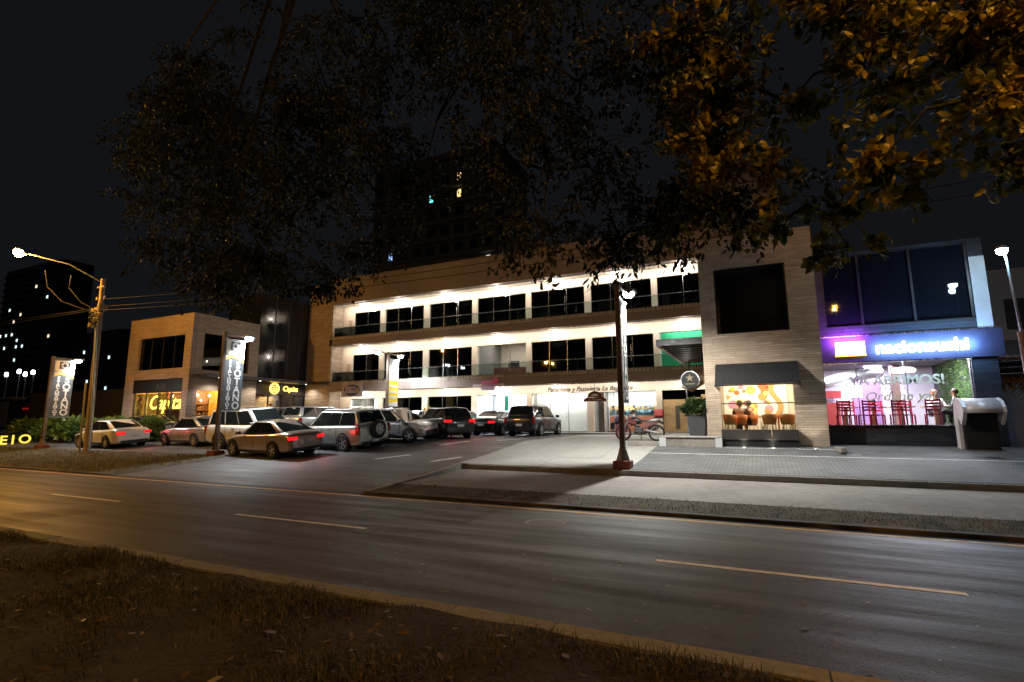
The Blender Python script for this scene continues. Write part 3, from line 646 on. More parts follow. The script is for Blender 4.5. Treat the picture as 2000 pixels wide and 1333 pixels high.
rv = B(); rv.box(-1.268, -1.24, 20.22, 21.34, 4.92, 7.33); rv.box(1.07, 1.098, 20.22, 21.34, 4.92, 7.33); rv.box(-1.24, 1.07, 20.22, 21.34, 4.905, 4.93); rv.box(-1.24, 1.07, 20.22, 21.34, 7.32, 7.345)
rv.build('window_reveal', mDark, TW)
aw = thing('black_awning', 'black sloping awning over the café window of the stone tower', 'awning', (0, 20, 3))
B().add([(-1.4, 20.19, 3.80), (1.24, 20.19, 3.80), (1.24, 19.45, 3.10), (-1.4, 19.45, 3.10), (1.24, 19.45, 3.0), (-1.4, 19.45, 3.0), (1.24, 20.19, 3.0), (-1.4, 20.19, 3.0)],
        [(0, 1, 2, 3), (3, 2, 4, 5), (1, 6, 4, 2), (0, 3, 5, 7)]).build('canvas', M('awning_canvas', (.012, .012, .014), .75, noise=(3, .2)), aw)
B().box(-1.38, 1.22, 19.47, 19.51, 2.96, 2.999).build('front_bar', mDark, aw); B().box(-1.42, -1.36, 19.47, 20.19, 2.95, 2.999).build('side_arm', mDark, aw); B().box(1.19, 1.25, 19.47, 20.19, 2.95, 2.999).build('side_arm', mDark, aw)
for xx in (-.9, .1, 1.0): B().lathe((xx, 19.9, 3.35), (0, 0, 1), [(0, -.05), (.05, 0), (0, .05)], 8).build('bulb', EM('bulb_awn', (1, .8, .55), 20), aw)
light('AREA', 'awning_light', (-.1, 19.95, 3.3), 14, WARM, aw, size=(2.2, .1))
# planter panels under the glass
for q in range(3):
    a = -1.32 + q * .80; B().box(a + .008, a + .792, 19.88, 20.18, 1.12, 1.47).build('planter_panel', M('panel_dark_brown', (.035, .03, .028), .5, noise=(2, .15)), TW, bevel=.01)
B().box(-1.32, 1.08, 19.95, 20.18, .86, 1.118).build('plinth', mDark, TW)
for xx, W_ in ((-.62, 9), (.28, 9), (1.52, 22)):
    u = thing('ground_uplight', 'small round uplight set in the paving %s' % ('under the left panel of the café window' if xx < -.5 else 'under the right panel of the café window' if xx < 1 else 'at the right foot of the tower'), 'lamp', (xx, 19.8, gz(19.8)))
    B().lathe((xx, 19.78, gz(19.78) + .014), (0, 0, 1), [(.07, 0), (.07, .02), (.045, .022)], 12).build('rim', mSteel, u)
    B().lathe((xx, 19.78, gz(19.78) + .02), (0, 0, 1), [(.045, .012), (0, .014)], 12).build('lens', EM('uplight_lens', (1, .87, .65), 60), u)
    light('SPOT', 'uplight_beam', (xx, 19.78, gz(19.78) + .06), W_, WARM, u, .02, target=(xx, 20.05, 2.0), angle=85)
B().box(-1.29, 1.04, 20.3, 20.31, 1.48, 3.6).build('glass_pane', mGlassC, TW)
# café interior
B().box(-1.44, 1.62, 23.0, 23.1, .95, 3.74).build('cafe_back_wall', M('cafe_cream', (.72, .64, .52), .75), TW)
B().box(-1.44, 1.62, 20.56, 23, .9, 1.2).build('cafe_floor', M('cafe_floor', (.3, .26, .2), .6), TW)
light('AREA', 'cafe_light', (.1, 21.6, 3.65), 190, (1, .83, .6), TW, size=(2.6, 1.6))
mu = thing('abstract_mural', 'bright panel with round orange, pink and yellow shapes on the café wall', 'mural', (-.2, 22.95, 1.9))
B().box(-1.35, .95, 22.95, 22.99, 1.95, 3.7).build('panel', M('mural_white', (.85, .82, .76), .6), mu)
cols = [(.75, .18, .05), (.85, .55, .05), (.7, .3, .4), (.55, .33, .1), (.9, .75, .2), (.4, .08, .04)]
rd = random.Random(3)
for q in range(30):
    cx, cz, r = rd.uniform(-1.2, .3), rd.uniform(2.1, 3.55), rd.uniform(.06, .19); n = rd.choice((3, 5, 8, 16, 16)); ph = rd.uniform(0, 6)
    B().prism([(cx + r * cos(ph + 2 * pi * t / n), cz + r * .9 * sin(ph + 2 * pi * t / n)) for t in range(n)], 'y', 22.948 - .0015 * q - .004, 22.9495 - .0015 * q).build('shape', M('mural%d' % (q % 6), cols[q % 6], .6), mu)
sw = [(.55 + .16 * sin(t * .9), 1.98 + t * .2) for t in range(9)]
B().prism([(x + .09, z) for x, z in sw] + [(x - .09, z) for x, z in reversed(sw)], 'y', 22.89, 22.90).build('ribbon', M('mural3', cols[3], .6), mu)
B().cyl((-1.3, 20.36, 2.38), (1.05, 20.36, 2.38), .02, n=8).build('window_rail', M('rail_brown', (.1, .06, .03), .5), TW)

# pergola beside the tower
PG = thing('slatted_pergola', 'dark slatted pergola reaching from the tower to the balcony', 'pergola', (-2.6, 24, 4.7))
B().box(-3.62, -1.81, 20.95, 21.05, 4.72, 4.98).build('front_beam', mDark, PG)
B().box(-3.62, -3.5, 21.051, 29.2, 4.72, 4.96).build('side_beam', M('beam_pale', (.5, .48, .45), .6), PG)
for q in range(11): yy = 21.6 + q * .66; B().box(-3.499, -1.81, yy, yy + .12, 4.74, 4.94).build('slat', mDark, PG)
st = thing('star_roundel_sign', 'round black hanging sign with a pale star beside the stone tower', 'sign', (-2.75, 24, 3.6))
B().lathe((-2.75, 23.97, 3.55), (0, 1, 0), [(0, 0), (.36, 0), (.36, .08), (0, .08)], 28).build('disc', M('sign_black', (.012, .012, .013), .4), st)
B().lathe((-2.75, 24.08, 3.55), (0, 1, 0), [(.36, 0), (.4, 0), (.4, .06), (.36, .06)], 28).build('rim', mSteel, st)
B().prism([(-2.75 + (.17 if t % 2 == 0 else .075) * sin(2 * pi * t / 10), 3.63 + (.17 if t % 2 == 0 else .075) * cos(2 * pi * t / 10)) for t in range(10)], 'y', 23.955, 23.969).build('star', M('sign_gold', (.75, .68, .5), .5), st)
B().box(-2.95, -2.55, 23.96, 23.968, 3.36, 3.385).build('underline', M('sign_gold', (.75, .68, .5), .5), st)
B().box(-2.78, -2.72, 24.0, 24.05, 3.95, 4.4).build('hanger', mDark, st); B().box(-2.78, -1.81, 24.0, 24.05, 4.4, 4.45).build('bracket', mDark, st)
dw = thing('diamond_wall_panel', 'beige slanted panel sign behind the star roundel', 'sign', (-2.6, 25, 3.3))
B().prism([(-3.3, 3.3), (-2.8, 3.05), (-1.85, 3.7), (-1.85, 4.2), (-2.2, 4.1)], 'y', 25, 25.06).build('panel', M('panel_beige', (.4, .31, .22), .6), dw)

# ================================================================== SUSHI RESTAURANT
SU = thing('sushi_restaurant', 'dark blue stone restaurant with a big glass front and glowing white name', 'building', (4.4, 22, .95))
m_ = B(); wall_holes(m_, 2.0, 6.78, .85, 7.62, 21.0, 21.3, [(2.25, 6.4, 5.0, 7.55), (2.07, 6.12, 1.62, 3.73)])
m_.build('front_wall', mStoneD, SU)
B().box(6.4, 6.79, 20.985, 20.998, 4.64, 7.0).build('lamplit_strip', M('lamplit_stone', (.46, .48, .50), .7, noise=(2, .15)), SU)  # edge stone painted pale: the post lamp's light put into its colour
B().box(1.99, 6.95, 20.90, 20.998, 3.74, 4.62).build('fascia', M('fascia_navy', (.035, .03, .06), .45, noise=(1, .1)), SU)
B().box(2.0, 6.9, 20.93, 20.998, 4.622, 4.66).build('fascia_trim', mSteel, SU); B().box(2.05, 6.14, 20.93, 20.998, 3.70, 3.738).build('window_head', mSteel, SU)
B().box(2.05, 6.14, 20.9, 21.02, 1.585, 1.62).build('sill', mSteel, SU)
B().box(6.45, 6.78, 21.302, 29, .9, 7.6).build('right_wall', mStoneD, SU)
for a, b in ((2.27, 3.35), (3.42, 4.82), (4.9, 6.3)): B().box(a, b, 21.12, 21.13, 5.05, 7.5).build('glass_pane', M('upper_dark_glass', (.006, .007, .010), .03, spec=.3), SU)
for xx in (2.28, 3.385, 4.86, 6.36): B().box(xx - .035, xx + .035, 21.06, 21.16, 5.0, 7.549).build('mullion', mDark, SU)
for zz in (5.0, 7.505): B().box(2.32, 6.32, 21.065, 21.155, zz, zz + .04).build('transom', mDark, SU)
for a, b in ((2.09, 3.02), (3.05, 4.4), (4.43, 6.1)): B().box(a, b, 21.1, 21.11, 1.63, 3.7).build('glass_pane', mGlassC, SU)
for xx in (3.035, 4.415, 6.105): B().box(xx - .012, xx + .012, 21.09, 21.12, 1.62, 3.72).build('mullion', mSteel, SU)
# interior
B().box(2.0, 6.44, 21.31, 27, 1.3, 1.5).build('floor', M('rest_floor', (.25, .22, .2), .5), SU)
B().box(2.0, 6.44, 21.31, 27, 3.95, 4.1).build('ceiling', M('rest_ceiling', (.12, .11, .14), .8), SU)
B().box(2.0, 6.44, 26.5, 26.6, 1.5, 3.94).build('back_wall', M('rest_wall', (.66, .62, .70), .7), SU)
B().box(3.6, 4.6, 26.4, 26.49, 1.5, 3.4).build('purple_panel', M('rest_purple', (.35, .20, .42), .6), SU)
B().box(4.75, 5.0, 25.0, 25.3, 1.5, 3.94).build('pillar', M('rest_pillar', (.16, .09, .08), .7), SU)
B().box(2.05, 3.0, 25.6, 26, 1.5, 2.5).build('bar', M('rest_bar', (.45, .05, .05), .5), SU); B().box(2.05, 3.1, 25.8, 26.2, 2.7, 3.0).build('bar_shelf', M('rest_bar', (.45, .05, .05), .5), SU)
B().box(2.95, 3.45, 23.2, 23.26, 2.62, 3.15).build('menu_lightbox', EM('menu_light', (.8, .9, 1), 9), SU)
duct = B().tube([(2.05, 22.2, 3.1), (3.3, 23.6, 3.45), (4.4, 25.4, 3.7)], .22, 12); duct.build('air_duct', mGalv, SU, smooth=True)
lfb = B()
for q in range(2600):
    y = random.uniform(21.5, 25.5); z = random.uniform(1.6, 3.9); d = Vector((random.gauss(-1, .5), random.gauss(0, .7), random.gauss(0, .7))).normalized() * random.uniform(.05, .12); p = Vector((6.38, y, z)); s_ = d.cross(Vector((0, .3, 1))).normalized() * .035
    lfb.add([p, p + d * .5 + s_, p + d, p + d * .5 - s_], [(0, 1, 2, 3)])
lfb.build('green_wall', LEAF('green_wall_leaf', ((.06, .16, .03), (.25, .38, .14)), 5), SU, kind='stuff')
for (p, W_, c_) in (((3.2, 22.6, 3.9), 270, (1, .93, .9)), ((5.2, 22.8, 3.9), 480, (1, .94, 1)), ((4.2, 25.2, 3.9), 300, (.85, .75, 1))):
    light('AREA', 'room_light', p, W_, c_, SU, size=(1.2, .8)); B().box(p[0] - .3, p[0] + .3, p[1] - .1, p[1] + .1, 3.9, 3.948).build('ceiling_fitting', EM('tube_light', (.9, .96, 1), 9), SU)
ch_ = thing('restaurant_chandelier', 'frilled white lamp shade under the restaurant ceiling', 'lamp', (4.9, 23, 3.5))
B().lathe((4.75, 23.0, 3.48), (0, 0, 1), [(.34, 0), (.38, .08), (.3, .16), (.05, .2)], 18).build('shade', EM('shade_warm', (1, .9, .75), 5), ch_); B().cyl((4.75, 23, 3.68), (4.75, 23, 3.94), .012, n=6).build('cord', mDark, ch_)
nl = thing('restaurant_name_sign', 'glowing white lower-case restaurant name on the navy fascia', 'sign', (5, 20.9, 4.1))
text_mb('nacionsushi', .56, (3.62, 20.86, 3.99), extrude=.03, bold=.012, sx=.955).build('letters', EM('name_white', (.72, .88, 1), 16), nl)
light('AREA', 'name_glow', (5.0, 20.45, 4.2), 150, (.22, .5, 1), nl, size=(2.8, .35), target=(5.0, 21, 4.22))
lb = thing('square_light_box', 'white glowing rectangular logo box on the fascia beside the name', 'sign', (2.9, 20.9, 4.2))
B().box(2.48, 3.32, 20.80, 20.897, 3.98, 4.42).build('face', EM('logo_white', (1, .93, 1), 9), lb)
B().box(2.45, 3.35, 20.83, 20.896, 4.421, 4.45).build('purple_edge', EM('logo_purple', (.45, .05, .9), 8), lb); B().box(2.45, 3.35, 20.83, 20.896, 3.94, 3.979).build('orange_edge', EM('logo_orange', (1, .4, .05), 5), lb)
light('AREA', 'logo_glow', (2.85, 20.5, 4.5), 95, (.45, .08, 1), lb, size=(.9, .3), target=(2.85, 21, 4.6))
gl = thing('window_lettering', 'gold opening lettering stuck on the restaurant glass', 'sign', (4.2, 21, 2.8))
mGold = M('gold_vinyl', (.80, .66, .38), .5)
text_mb('YA ABRIMOS!', .43, (4.12, 21.085, 2.95), align='CENTER', extrude=.001, bold=.012, sx=1.02).build('letters', mGold, gl)
text_mb('Ordene ya!', .42, (4.15, 21.085, 2.42), align='CENTER', extrude=.001, shear=.3, bold=.004).build('letters', mGold, gl)
for q in range(7): B().box(3.66 + q * .13, 3.70 + q * .13, 21.08, 21.09, 2.79, 2.83).build('dot', mGold, gl)
# red slat chairs and tables behind the glass
mRed = M('red_lacquer', (.50, .02, .06), .4); mWoodT = M('pale_table_top', (.60, .42, .22), .5)
def red_chair():
    c = thing('red_chair', 'x', 'chair', (0, 0, 0), .001, 'red slat-back chairs in the restaurant')
    B().box(-.21, .21, -.21, .21, .42, .46).build('seat', mRed, c)
    for sx in (-1, 1):
        B().box(sx * .19 - .02, sx * .19 + .02, -.21, -.17, 0, .96).build('leg', mRed, c); B().box(sx * .19 - .02, sx * .19 + .02, .17, .21, 0, .42).build('leg', mRed, c)
    for z in (.58, .68, .78, .88): B().box(-.17, .17, -.205, -.18, z, z + .06).build('slat', mRed, c)
    return c
rc = red_chair()
spots = [(2.62, 21.75, .0, 'leftmost red chair in the restaurant window'), (3.32, 21.75, .25, 'second red chair from the left, its back half turned'), (4.22, 21.8, 0, 'red chair in the middle of the restaurant window'), (4.62, 22.6, pi, 'red chair on the far side of the middle table'), (5.15, 21.7, -.1, 'large red chair near the green wall'), (3.75, 22.6, pi, 'red chair facing out across the second table'), (2.9, 22.6, pi, 'red chair facing out across the left table')]
for i, (x, y, a, lab) in enumerate(spots):
    c = rc if i == 0 else copy_tree(rc)
    c.location = (x, y, 1.505); c.rotation_euler.z = a; c['label'] = lab
for i, (x, lab) in enumerate(((2.75, 'wooden table at the left of the restaurant window'), (3.6, 'wooden table with a condiment box in the restaurant'), (4.4, 'wooden table in the middle of the restaurant'), (5.35, 'wooden table beside the green wall'))):
    t = thing('dining_table', lab, 'table', (x, 22.2, 1.5), group='restaurant tables')
    B().box(x - .36, x + .36, 21.95, 22.45, 2.2, 2.24).build('table_top', mWoodT, t); B().box(x - .05, x + .05, 22.15, 22.25, 1.52, 2.2).build('pedestal', mWoodT, t); B().box(x - .25, x + .25, 22.0, 22.4, 1.501, 1.52).build('base', mDark, t)
# ================================================================== NEIGHBOURS AND FAR BUILDINGS
NB = thing('neighbour_house', 'dim house with a tiled eave behind the chain-link fence', 'building', (12, 27, .95))
B().box(8.2, 18, 26, 34, .9, 7.6).build('wall', M('neighbour_wall', (.22, .20, .20), .8, noise=(.7, .15)), NB)
for xx in (8.8, 10.2): B().box(xx, xx + .8, 25.97, 25.999, 5.2, 6.4).build('window', mBlack, NB)
B().add([(7.6, 24.2, 4.0), (18, 24.2, 4.0), (18, 26, 4.8), (7.6, 26, 4.8)], [(0, 1, 2, 3)]).build('eave_roof', M('eave_sheet', (.12, .12, .13), .6), NB)
tl = B().lathe((0, 0, 0), (0, -1, -.42), [(.075, 0), (.075, .3), (.06, .3)], 8).build('eave_tile', M('clay_tile', (.42, .17, .09), .8, noise=(3, .2)), NB, local=True)
for q in range(26):
    o = tl if q == 0 else tl.copy()
    if q: COL.objects.link(o)
    o.location = Vector((7.7 + q * .2, 24.3, 4.02)) - ORG[NB]
for q in range(3): B().cyl((7.0, 23.2 + q * .1, 3.3 + q * .22), (14, 23.2 + q * .1, 3.5 + q * .25), .025, n=6).build('conduit', mGalv, NB)
FN = thing('chain_link_fence', 'chain-link fence on a low wall right of the restaurant', 'fence', (9, 22, 1))
B().box(6.96, 14, 21.9, 22.1, .85, 2.35).build('wall', M('block_wall', (.16, .14, .17), .85, noise=(1.5, .25), bump=(12, .01)), FN)
fb = B()
for q in range(52):
    x0 = 6.98 + q * .135
    fb.tube([(x0, 22, 2.36), (min(x0 + 1.42, 14), 22, 2.36 + min(1.42, 14 - x0))], .006, 4); fb.tube([(x0 + 1.42 if x0 + 1.42 < 14 else 14, 22.012, 2.36 + (0 if x0 + 1.42 < 14 else x0 + 1.42 - 14)), (x0, 22.012, 3.78)], .006, 4)
fb.build('mesh', mGalv, FN, kind='stuff')
for xx in (7.02, 9.4, 11.8): B().cyl((xx, 22, 2.3), (xx, 22, 3.84), .03, n=8).build('post', mGalv, FN)
B().cyl((6.98, 22, 3.8), (14, 22, 3.8), .02, n=6).build('top_rail', mGalv, FN)

def lit_tower(name, label, x0, x1, y, z1, fl_h, ncol, lits, wall, wd=.62, hd=.5, win_mat=None, dpt=14, zmin=0, base=.9):
    T = thing(name, label, 'building', ((x0 + x1) / 2, y, base))
    B().box(x0, x1, y + .6, y + dpt, base, z1).build('wall', wall, T)
    cw = (x1 - x0) / ncol; nf = int((z1 - base) / fl_h)
    sl = None; wn = None; wm = win_mat or M('far_window_dark', (.012, .013, .016), .15)
    for f in range(nf):
        z = base + f * fl_h
        if z + fl_h < zmin: continue
        if sl is None: sl = o = B().box(-(x1 - x0) / 2 - .3, (x1 - x0) / 2 + .3, -.35, .59, -.2, .25).build('balcony_slab', wall, T, local=True)
        else: o = sl.copy(); COL.objects.link(o); o.parent = T
        o.location = (0, 0, z - base)
        for c in range(ncol):
            lit = lits.get((f, c))
            if wn is None: wn = o = B().box(-cw * wd / 2, cw * wd / 2, .56, .598, 0, fl_h * hd).build('window', wm, T, local=True)
            else: o = wn.copy(); COL.objects.link(o); o.parent = T
            o.location = (x0 + cw * (c + .5) - (x0 + x1) / 2, 0, z - base + fl_h * .32)
            if lit:
                q = B().box(x0 + cw * (c + .5) - cw * .13, x0 + cw * (c + .5) + cw * .13, y + .5, y + .55, z + fl_h * .38, z + fl_h * .8).build('lit_window', EM('lit_%d%d%d' % tuple(int(v * 9) for v in lit), lit, 1.6), T)
    return T
mFarW = M('apartment_render', (.11, .12, .14), .85, noise=(.2, .1))
lit_tower('apartment_tower', 'tall dark apartment tower rising behind the plaza roof', -66, -39, 75, 51, 3.3, 9, {(12, 4): (.15, .8, .9), (12, 6): (1, .62, .25), (13, 6): (.9, .6, .3), (9, 1): (.25, .4, .8), (8, 8): (.8, .8, .6)}, mFarW, zmin=18)
rl = random.Random(5); litsA = {}
for q in range(17): litsA[(rl.randrange(9, 21), rl.randrange(0, 9))] = rl.choice(((.75, .9, 1), (.7, .95, 1), (1, .75, .5), (.8, .95, .95)))
lit_tower('far_tower', 'distant dark tower dotted with lit windows at the left edge', -345, -292, 120, 78, 3.2, 9, litsA, M('far_tower_render', (.05, .05, .06), .9), zmin=20)
litsB = {(q, c): (.7, .9, 1) for q, c in ((5, 2), (7, 3), (4, 5), (9, 1), (8, 5))}
lit_tower('far_block', 'low distant block with a few lit windows left of the utility pole', -270, -236, 120, 40, 3.2, 7, litsB, M('far_tower_render', (.05, .05, .06), .9), zmin=8)
lb2 = thing('low_white_building', 'low pale building with a flat canopy at the far left', 'building', (-125, 46, .95))
B().box(-150, -100, 46, 60, .9, 5.6).build('wall', M('low_wall', (.10, .10, .11), .8), lb2)
B().box(-150, -117, 44, 46, 5.8, 6.2).build('canopy', M('canopy_pale', (.5, .5, .5), .6), lb2)
B().box(-123.5, -119.5, 44.4, 44.6, .95, 5.4).build('sign_panel', M('low_sign', (.45, .40, .36), .6, noise=(.4, .3)), lb2)
B().box(-117, -99, 45.5, 45.9, 4.0, 4.3).build('red_band', EM('red_band', (.5, .02, .02), .35), lb2)
for i, xx in enumerate((-163.6, -157.6, -154.5, -151)):
    f = thing('car_park_floodlight', ('leftmost', 'second', 'third', 'rightmost')[i] + ' of four small white floodlights at the far left', 'lamp', (xx, 60, .95), group='far floodlights')
    h = (13.2, 13.7, 12.9, 13.2)[i]
    B().cyl((xx, 60, .9), (xx, 60, h - .2), .12, n=6).build('pole', mGalv, f); B().lathe((xx, 59.8, h), (0, -1, 0), [(0, .35), (.5, .2), (.5, -.2), (0, -.35)], 10).build('head', EM('flood_white', (.85, .92, 1), 14), f)
for i, (xx, yy, h) in enumerate(((-138, 60, 11.0), (-62, 34, 6.8))):
    f = thing('distant_sodium_lamp', ('small orange street lamp in front of the far tower', 'small orange street lamp right of the utility pole')[i], 'lamp', (xx, yy, .95))
    B().cyl((xx, yy, .9), (xx, yy, h), .08, n=6).build('pole', mGalv, f); B().lathe((xx, yy - .3, h), (0, -1, 0), [(0, .25), (.32 if i == 0 else .16, .1), (.3 if i == 0 else .15, -.1), (0, -.2)], 10).build('head', EM('sodium_far', (1, .45, .06), 14), f)
bw = thing('boundary_wall', 'dark boundary wall and gate left of the stone wing', 'wall', (-46, 24, .9))
B().box(-60, -38.45, 23.8, 24.1, .85, 4.4).build('panel', M('boundary_dark', (.05, .048, .047), .8, noise=(1, .2)), bw)
for xx in (-44.2, -38.9): B().box(xx, xx + .25, 23.55, 23.79, .85, 4.6).build('post', M('post_timber', (.28, .19, .11), .8), bw)

# ================================================================== LAMP POSTS
def lamp_post(name, label, x, y, top, banner, power=420, two=False, base=None, col=(.93, .97, 1.0), plain=False, pole_r=.075):
    g = gz(y) if base is None else base
    L = thing(name, label, 'lamp post', (x, y, g))
    mp = M('post_brown_steel', (.13, .10, .085), .45, .4, noise=(3, .2))
    B().add([(x - .24, y - .24, g - .05), (x + .24, y - .24, g - .05), (x + .24, y + .24, g - .05), (x - .24, y + .24, g - .05), (x - .24, y - .24, g + .22), (x + .24, y - .24, g + .22), (x + .24, y + .24, g + .22), (x - .24, y + .24, g + .22)],
            [(0, 1, 5, 4), (1, 2, 6, 5), (2, 3, 7, 6), (3, 0, 4, 7), (4, 5, 6, 7)]).build('plinth', M('plinth_red_brown', (.20, .05, .04), .7, noise=(3, .2)), L)
    B().tube([(x, y, g + .221), (x, y, g + .6)], [.2, pole_r * 1.15], 4).build('flare', mp, L)
    B().box(x - pole_r, x + pole_r, y - pole_r, y + pole_r, g + .55, top).build('pole', mp, L, bevel=.01)
    for sgn in ((1, -1) if two else (1,)):
        ye = y + sgn * 1.12
        B().box(x - .03, x + .03, min(y + sgn * pole_r, ye), max(y + sgn * pole_r, ye), top - .12, top - .06).build('arm', mp, L)
        B().box(x - .13, x + .32, ye - .22, ye + .22, top - .13, top - .03).build('lamp_head', mGalv, L, bevel=.02)
        B().lathe((x + .1, ye, top - .131), (0, 0, -1), [(.17, 0), (.16, .07), (.1, .13), (0, .15)], 14).build('lens', EM('led_white', col, 90), L)
        light('SPOT', 'lamp_beam', (x + .22, ye, top - .24), power * 2.9, col, L, .1, target=(x + .4, ye + 1.2, 0), angle=150, blend=.6)
    if banner:
        z1, z0, wdt = banner['z1'], banner['z0'], banner['w']
        for z in (z1 + .02, z0 - .04): B().box(x - .018, x + .018, y + pole_r, y + wdt + .15, z, z + .035).build('banner_rod', mGalv, L)
        ya, yb = y + .1, y + .1 + wdt - .08
        BN = B().box(x - .006, x + .006, ya, yb, z0, z1).build('banner', banner['mat'], L)
        for (side, off) in ((1, .0085), (-1, -.0085)):
            rt = (0, side, 0); X = x + off
            s0 = ya if side > 0 else yb
            def P(u): return s0 + side * u * (yb - ya)
            def rect(u0, u1, v0, v1, m, dx=0, nm='print'):
                H_ = z1 - z0; a, b = sorted((P(u0), P(u1)))
                B().box(X - .001 + side * dx - .0008, X + .001 + side * dx, a, b, z0 + v0 * H_, z0 + v1 * H_).build(nm, m, BN)
            H_ = z1 - z0; W_ = yb - ya
            if banner['kind'] == 'sotano':
                pts = []
                rect(0, 1, .745, 1, M('banner_cream', (.72, .66, .52), .7))
                arc = B()
                n = 12
                for t in range(n):
                    u0, u1 = t / n, (t + 1) / n; f = lambda u: .725 + .045 * sin(pi * min(1, u * 1.25)) - .03 * max(0, u - .8) * 5 * .6
                    arc.add([(X + side * .003, P(u0), z0 + (f(u0) - .022) * H_), (X + side * .003, P(u1), z0 + (f(u1) - .022) * H_), (X + side * .003, P(u1), z0 + (f(u1) + .018) * H_), (X + side * .003, P(u0), z0 + (f(u0) + .018) * H_)], [(0, 1, 2, 3)])
                arc.build('arc', M('banner_ochre', (.62, .36, .06), .7), BN)
                rect(.24, .76, .855, .985, M('banner_navy', (.03, .035, .07), .6), .003, 'emblem')
                em = B(); cy_, cz_ = P(.5), z0 + .915 * H_; rr_ = W_ * .13
                for t in range(16):
                    a = 2 * pi * t / 16; b = 2 * pi * (t + 1) / 16
                    em.bar((X + side * .006, cy_ + rr_ * cos(a), cz_ + rr_ * sin(a)), (X + side * .006, cy_ + rr_ * cos(b), cz_ + rr_ * sin(b)), .004, .045, up=(0, cos((a + b) / 2), sin((a + b) / 2)))
                for t in range(8):
                    a = pi * (.1 + t * .114); em.bar((X + side * .006, cy_ + rr_ * 1.25 * cos(a), cz_ + rr_ * 1.25 * sin(a)), (X + side * .006, cy_ + rr_ * 1.7 * cos(a), cz_ + rr_ * 1.7 * sin(a)), .004, .03, up=(0, -sin(a), cos(a)))
                    a = -a; em.bar((X + side * .006, cy_ + rr_ * 1.25 * cos(a), cz_ + rr_ * 1.25 * sin(a)), (X + side * .006, cy_ + rr_ * 1.6 * cos(a), cz_ + rr_ * 1.6 * sin(a)), .004, .022, up=(0, -sin(a), cos(a)))
                em.build('crab', M('banner_cream2', (.8, .77, .68), .7), BN)
                mT = M('banner_white', (.82, .82, .80), .7); mN = M('banner_text_dark', (.06, .06, .07), .7)
                text_mb('PLAZA', W_ * .10, (X + side * .004, P(.5), z0 + .828 * H_), right=rt, align='CENTER', extrude=.001).build('small_letters', mN, BN)
                text_mb('EL CANGREJO', W_ * .165, (X + side * .004, P(.5), z0 + .785 * H_), right=rt, align='CENTER', extrude=.001, sx=.9, bold=.002).build('small_letters', mN, BN)
                for i, chh in enumerate('SOTANO'):
                    text_mb(chh, W_ * .50, (X + side * .004, P(.70), z0 + (.60 - i * .115) * H_), right=rt, align='CENTER', extrude=.001, bold=.012).build('letter', mT, BN)
                for i, chh in enumerate('ESTACIONAMIENTOS'):
                    text_mb(chh, W_ * .22, (X + side * .004, P(.27), z0 + (.675 - i * .0435) * H_), right=rt, align='CENTER', extrude=.001, bold=.006, sx=1.25).build('letter', mT, BN)
            else:
                mY = M('banner_yellow', (.85, .62, .02), .6); mG = M('banner_grey', (.32, .33, .36), .6)
                rect(0, 1, .06, .62, mY); rect(.2, .8, .86, .97, mG, .003); rect(.27, .73, .875, .955, M('banner_wht', (.85, .85, .83), .6), .006)
                for v in (.16, .28, .40): rect(.12, .9, v, v + .055, M('banner_wht2', (.75, .72, .6), .6), .003)
                B().add([(X + side * .004, P(0), z0 + .55 * H_), (X + side * .004, P(1), z0 + .55 * H_), (X + side * .004, P(1), z0 + .70 * H_), (X + side * .004, P(0), z0 + .80 * H_)], [(0, 1, 2, 3)]).build('swoosh', M('banner_wht', (.85, .85, .83), .6), BN)
                B().add([(X + side * .004, P(0), z0), (X + side * .004, P(1), z0), (X + side * .004, P(1), z0 + .1 * H_), (X + side * .004, P(0), z0 + .06 * H_)], [(0, 1, 2, 3)]).build('swoosh', M('banner_wht', (.85, .85, .83), .6), BN)
    return L
mBG = M('banner_slate', (.075, .085, .095), .7)
lamp_post('banner_lamp_post', 'lamp post with slate car-park banner in front of the white off-roader', -20.95, 14.75, 5.70, dict(z1=5.36, z0=2.27, w=.98, mat=mBG, kind='sotano'), 850)
lamp_post('banner_lamp_post', 'lamp post with slate car-park banner by the hedge at the far left', -35.2, 14.75, 5.42, dict(z1=5.2, z0=2.1, w=1.02, mat=mBG, kind='sotano'), 480)
lamp_post('twin_lamp_post', 'twin-headed lamp post with a yellow and white banner in the car park', -21.5, 26.5, 6.2, dict(z1=5.75, z0=2.75, w=1.05, mat=M('banner_wht', (.85, .85, .83), .6), kind='yellow'), 760, two=True)
lamp_post('banner_lamp_post', 'tall brown lamp post on the forecourt kerb, its banner seen edge-on', -3.72, 15.28, 6.0, dict(z1=5.5, z0=2.35, w=.98, mat=mBG, kind='sotano'), 1450, col=(1, .98, .91))
RL = thing('blue_white_lamp_post', 'slim lamp post with a bluish white head at the right edge', 'lamp post', (6.75, 19, gz(19)))
B().tube([(6.78, 19, gz(19) - .05), (6.72, 19, 4.2)], [.11, .1], 10).build('lower_post', M('post_rust', (.30, .15, .10), .6, noise=(3, .3)), RL, smooth=True)
B().tube([(6.72, 19, 4.2), (6.62, 19, 6.5)], [.04, .03], 8).build('upper_post', mGalv, RL, smooth=True)
B().lathe((6.56, 18.98, 6.68), (0, 0, -1), [(.0, -.1), (.12, -.06), (.14, .0), (.14, .06)], 14).build('lamp_head', mGalv, RL, smooth=True)
B().lathe((6.56, 18.98, 6.62), (0, 0, -1), [(.135, 0), (.13, .08), (.08, .14), (0, .16)], 14).build('lens', EM('led_blue_white', (.72, .88, 1), 150), RL)
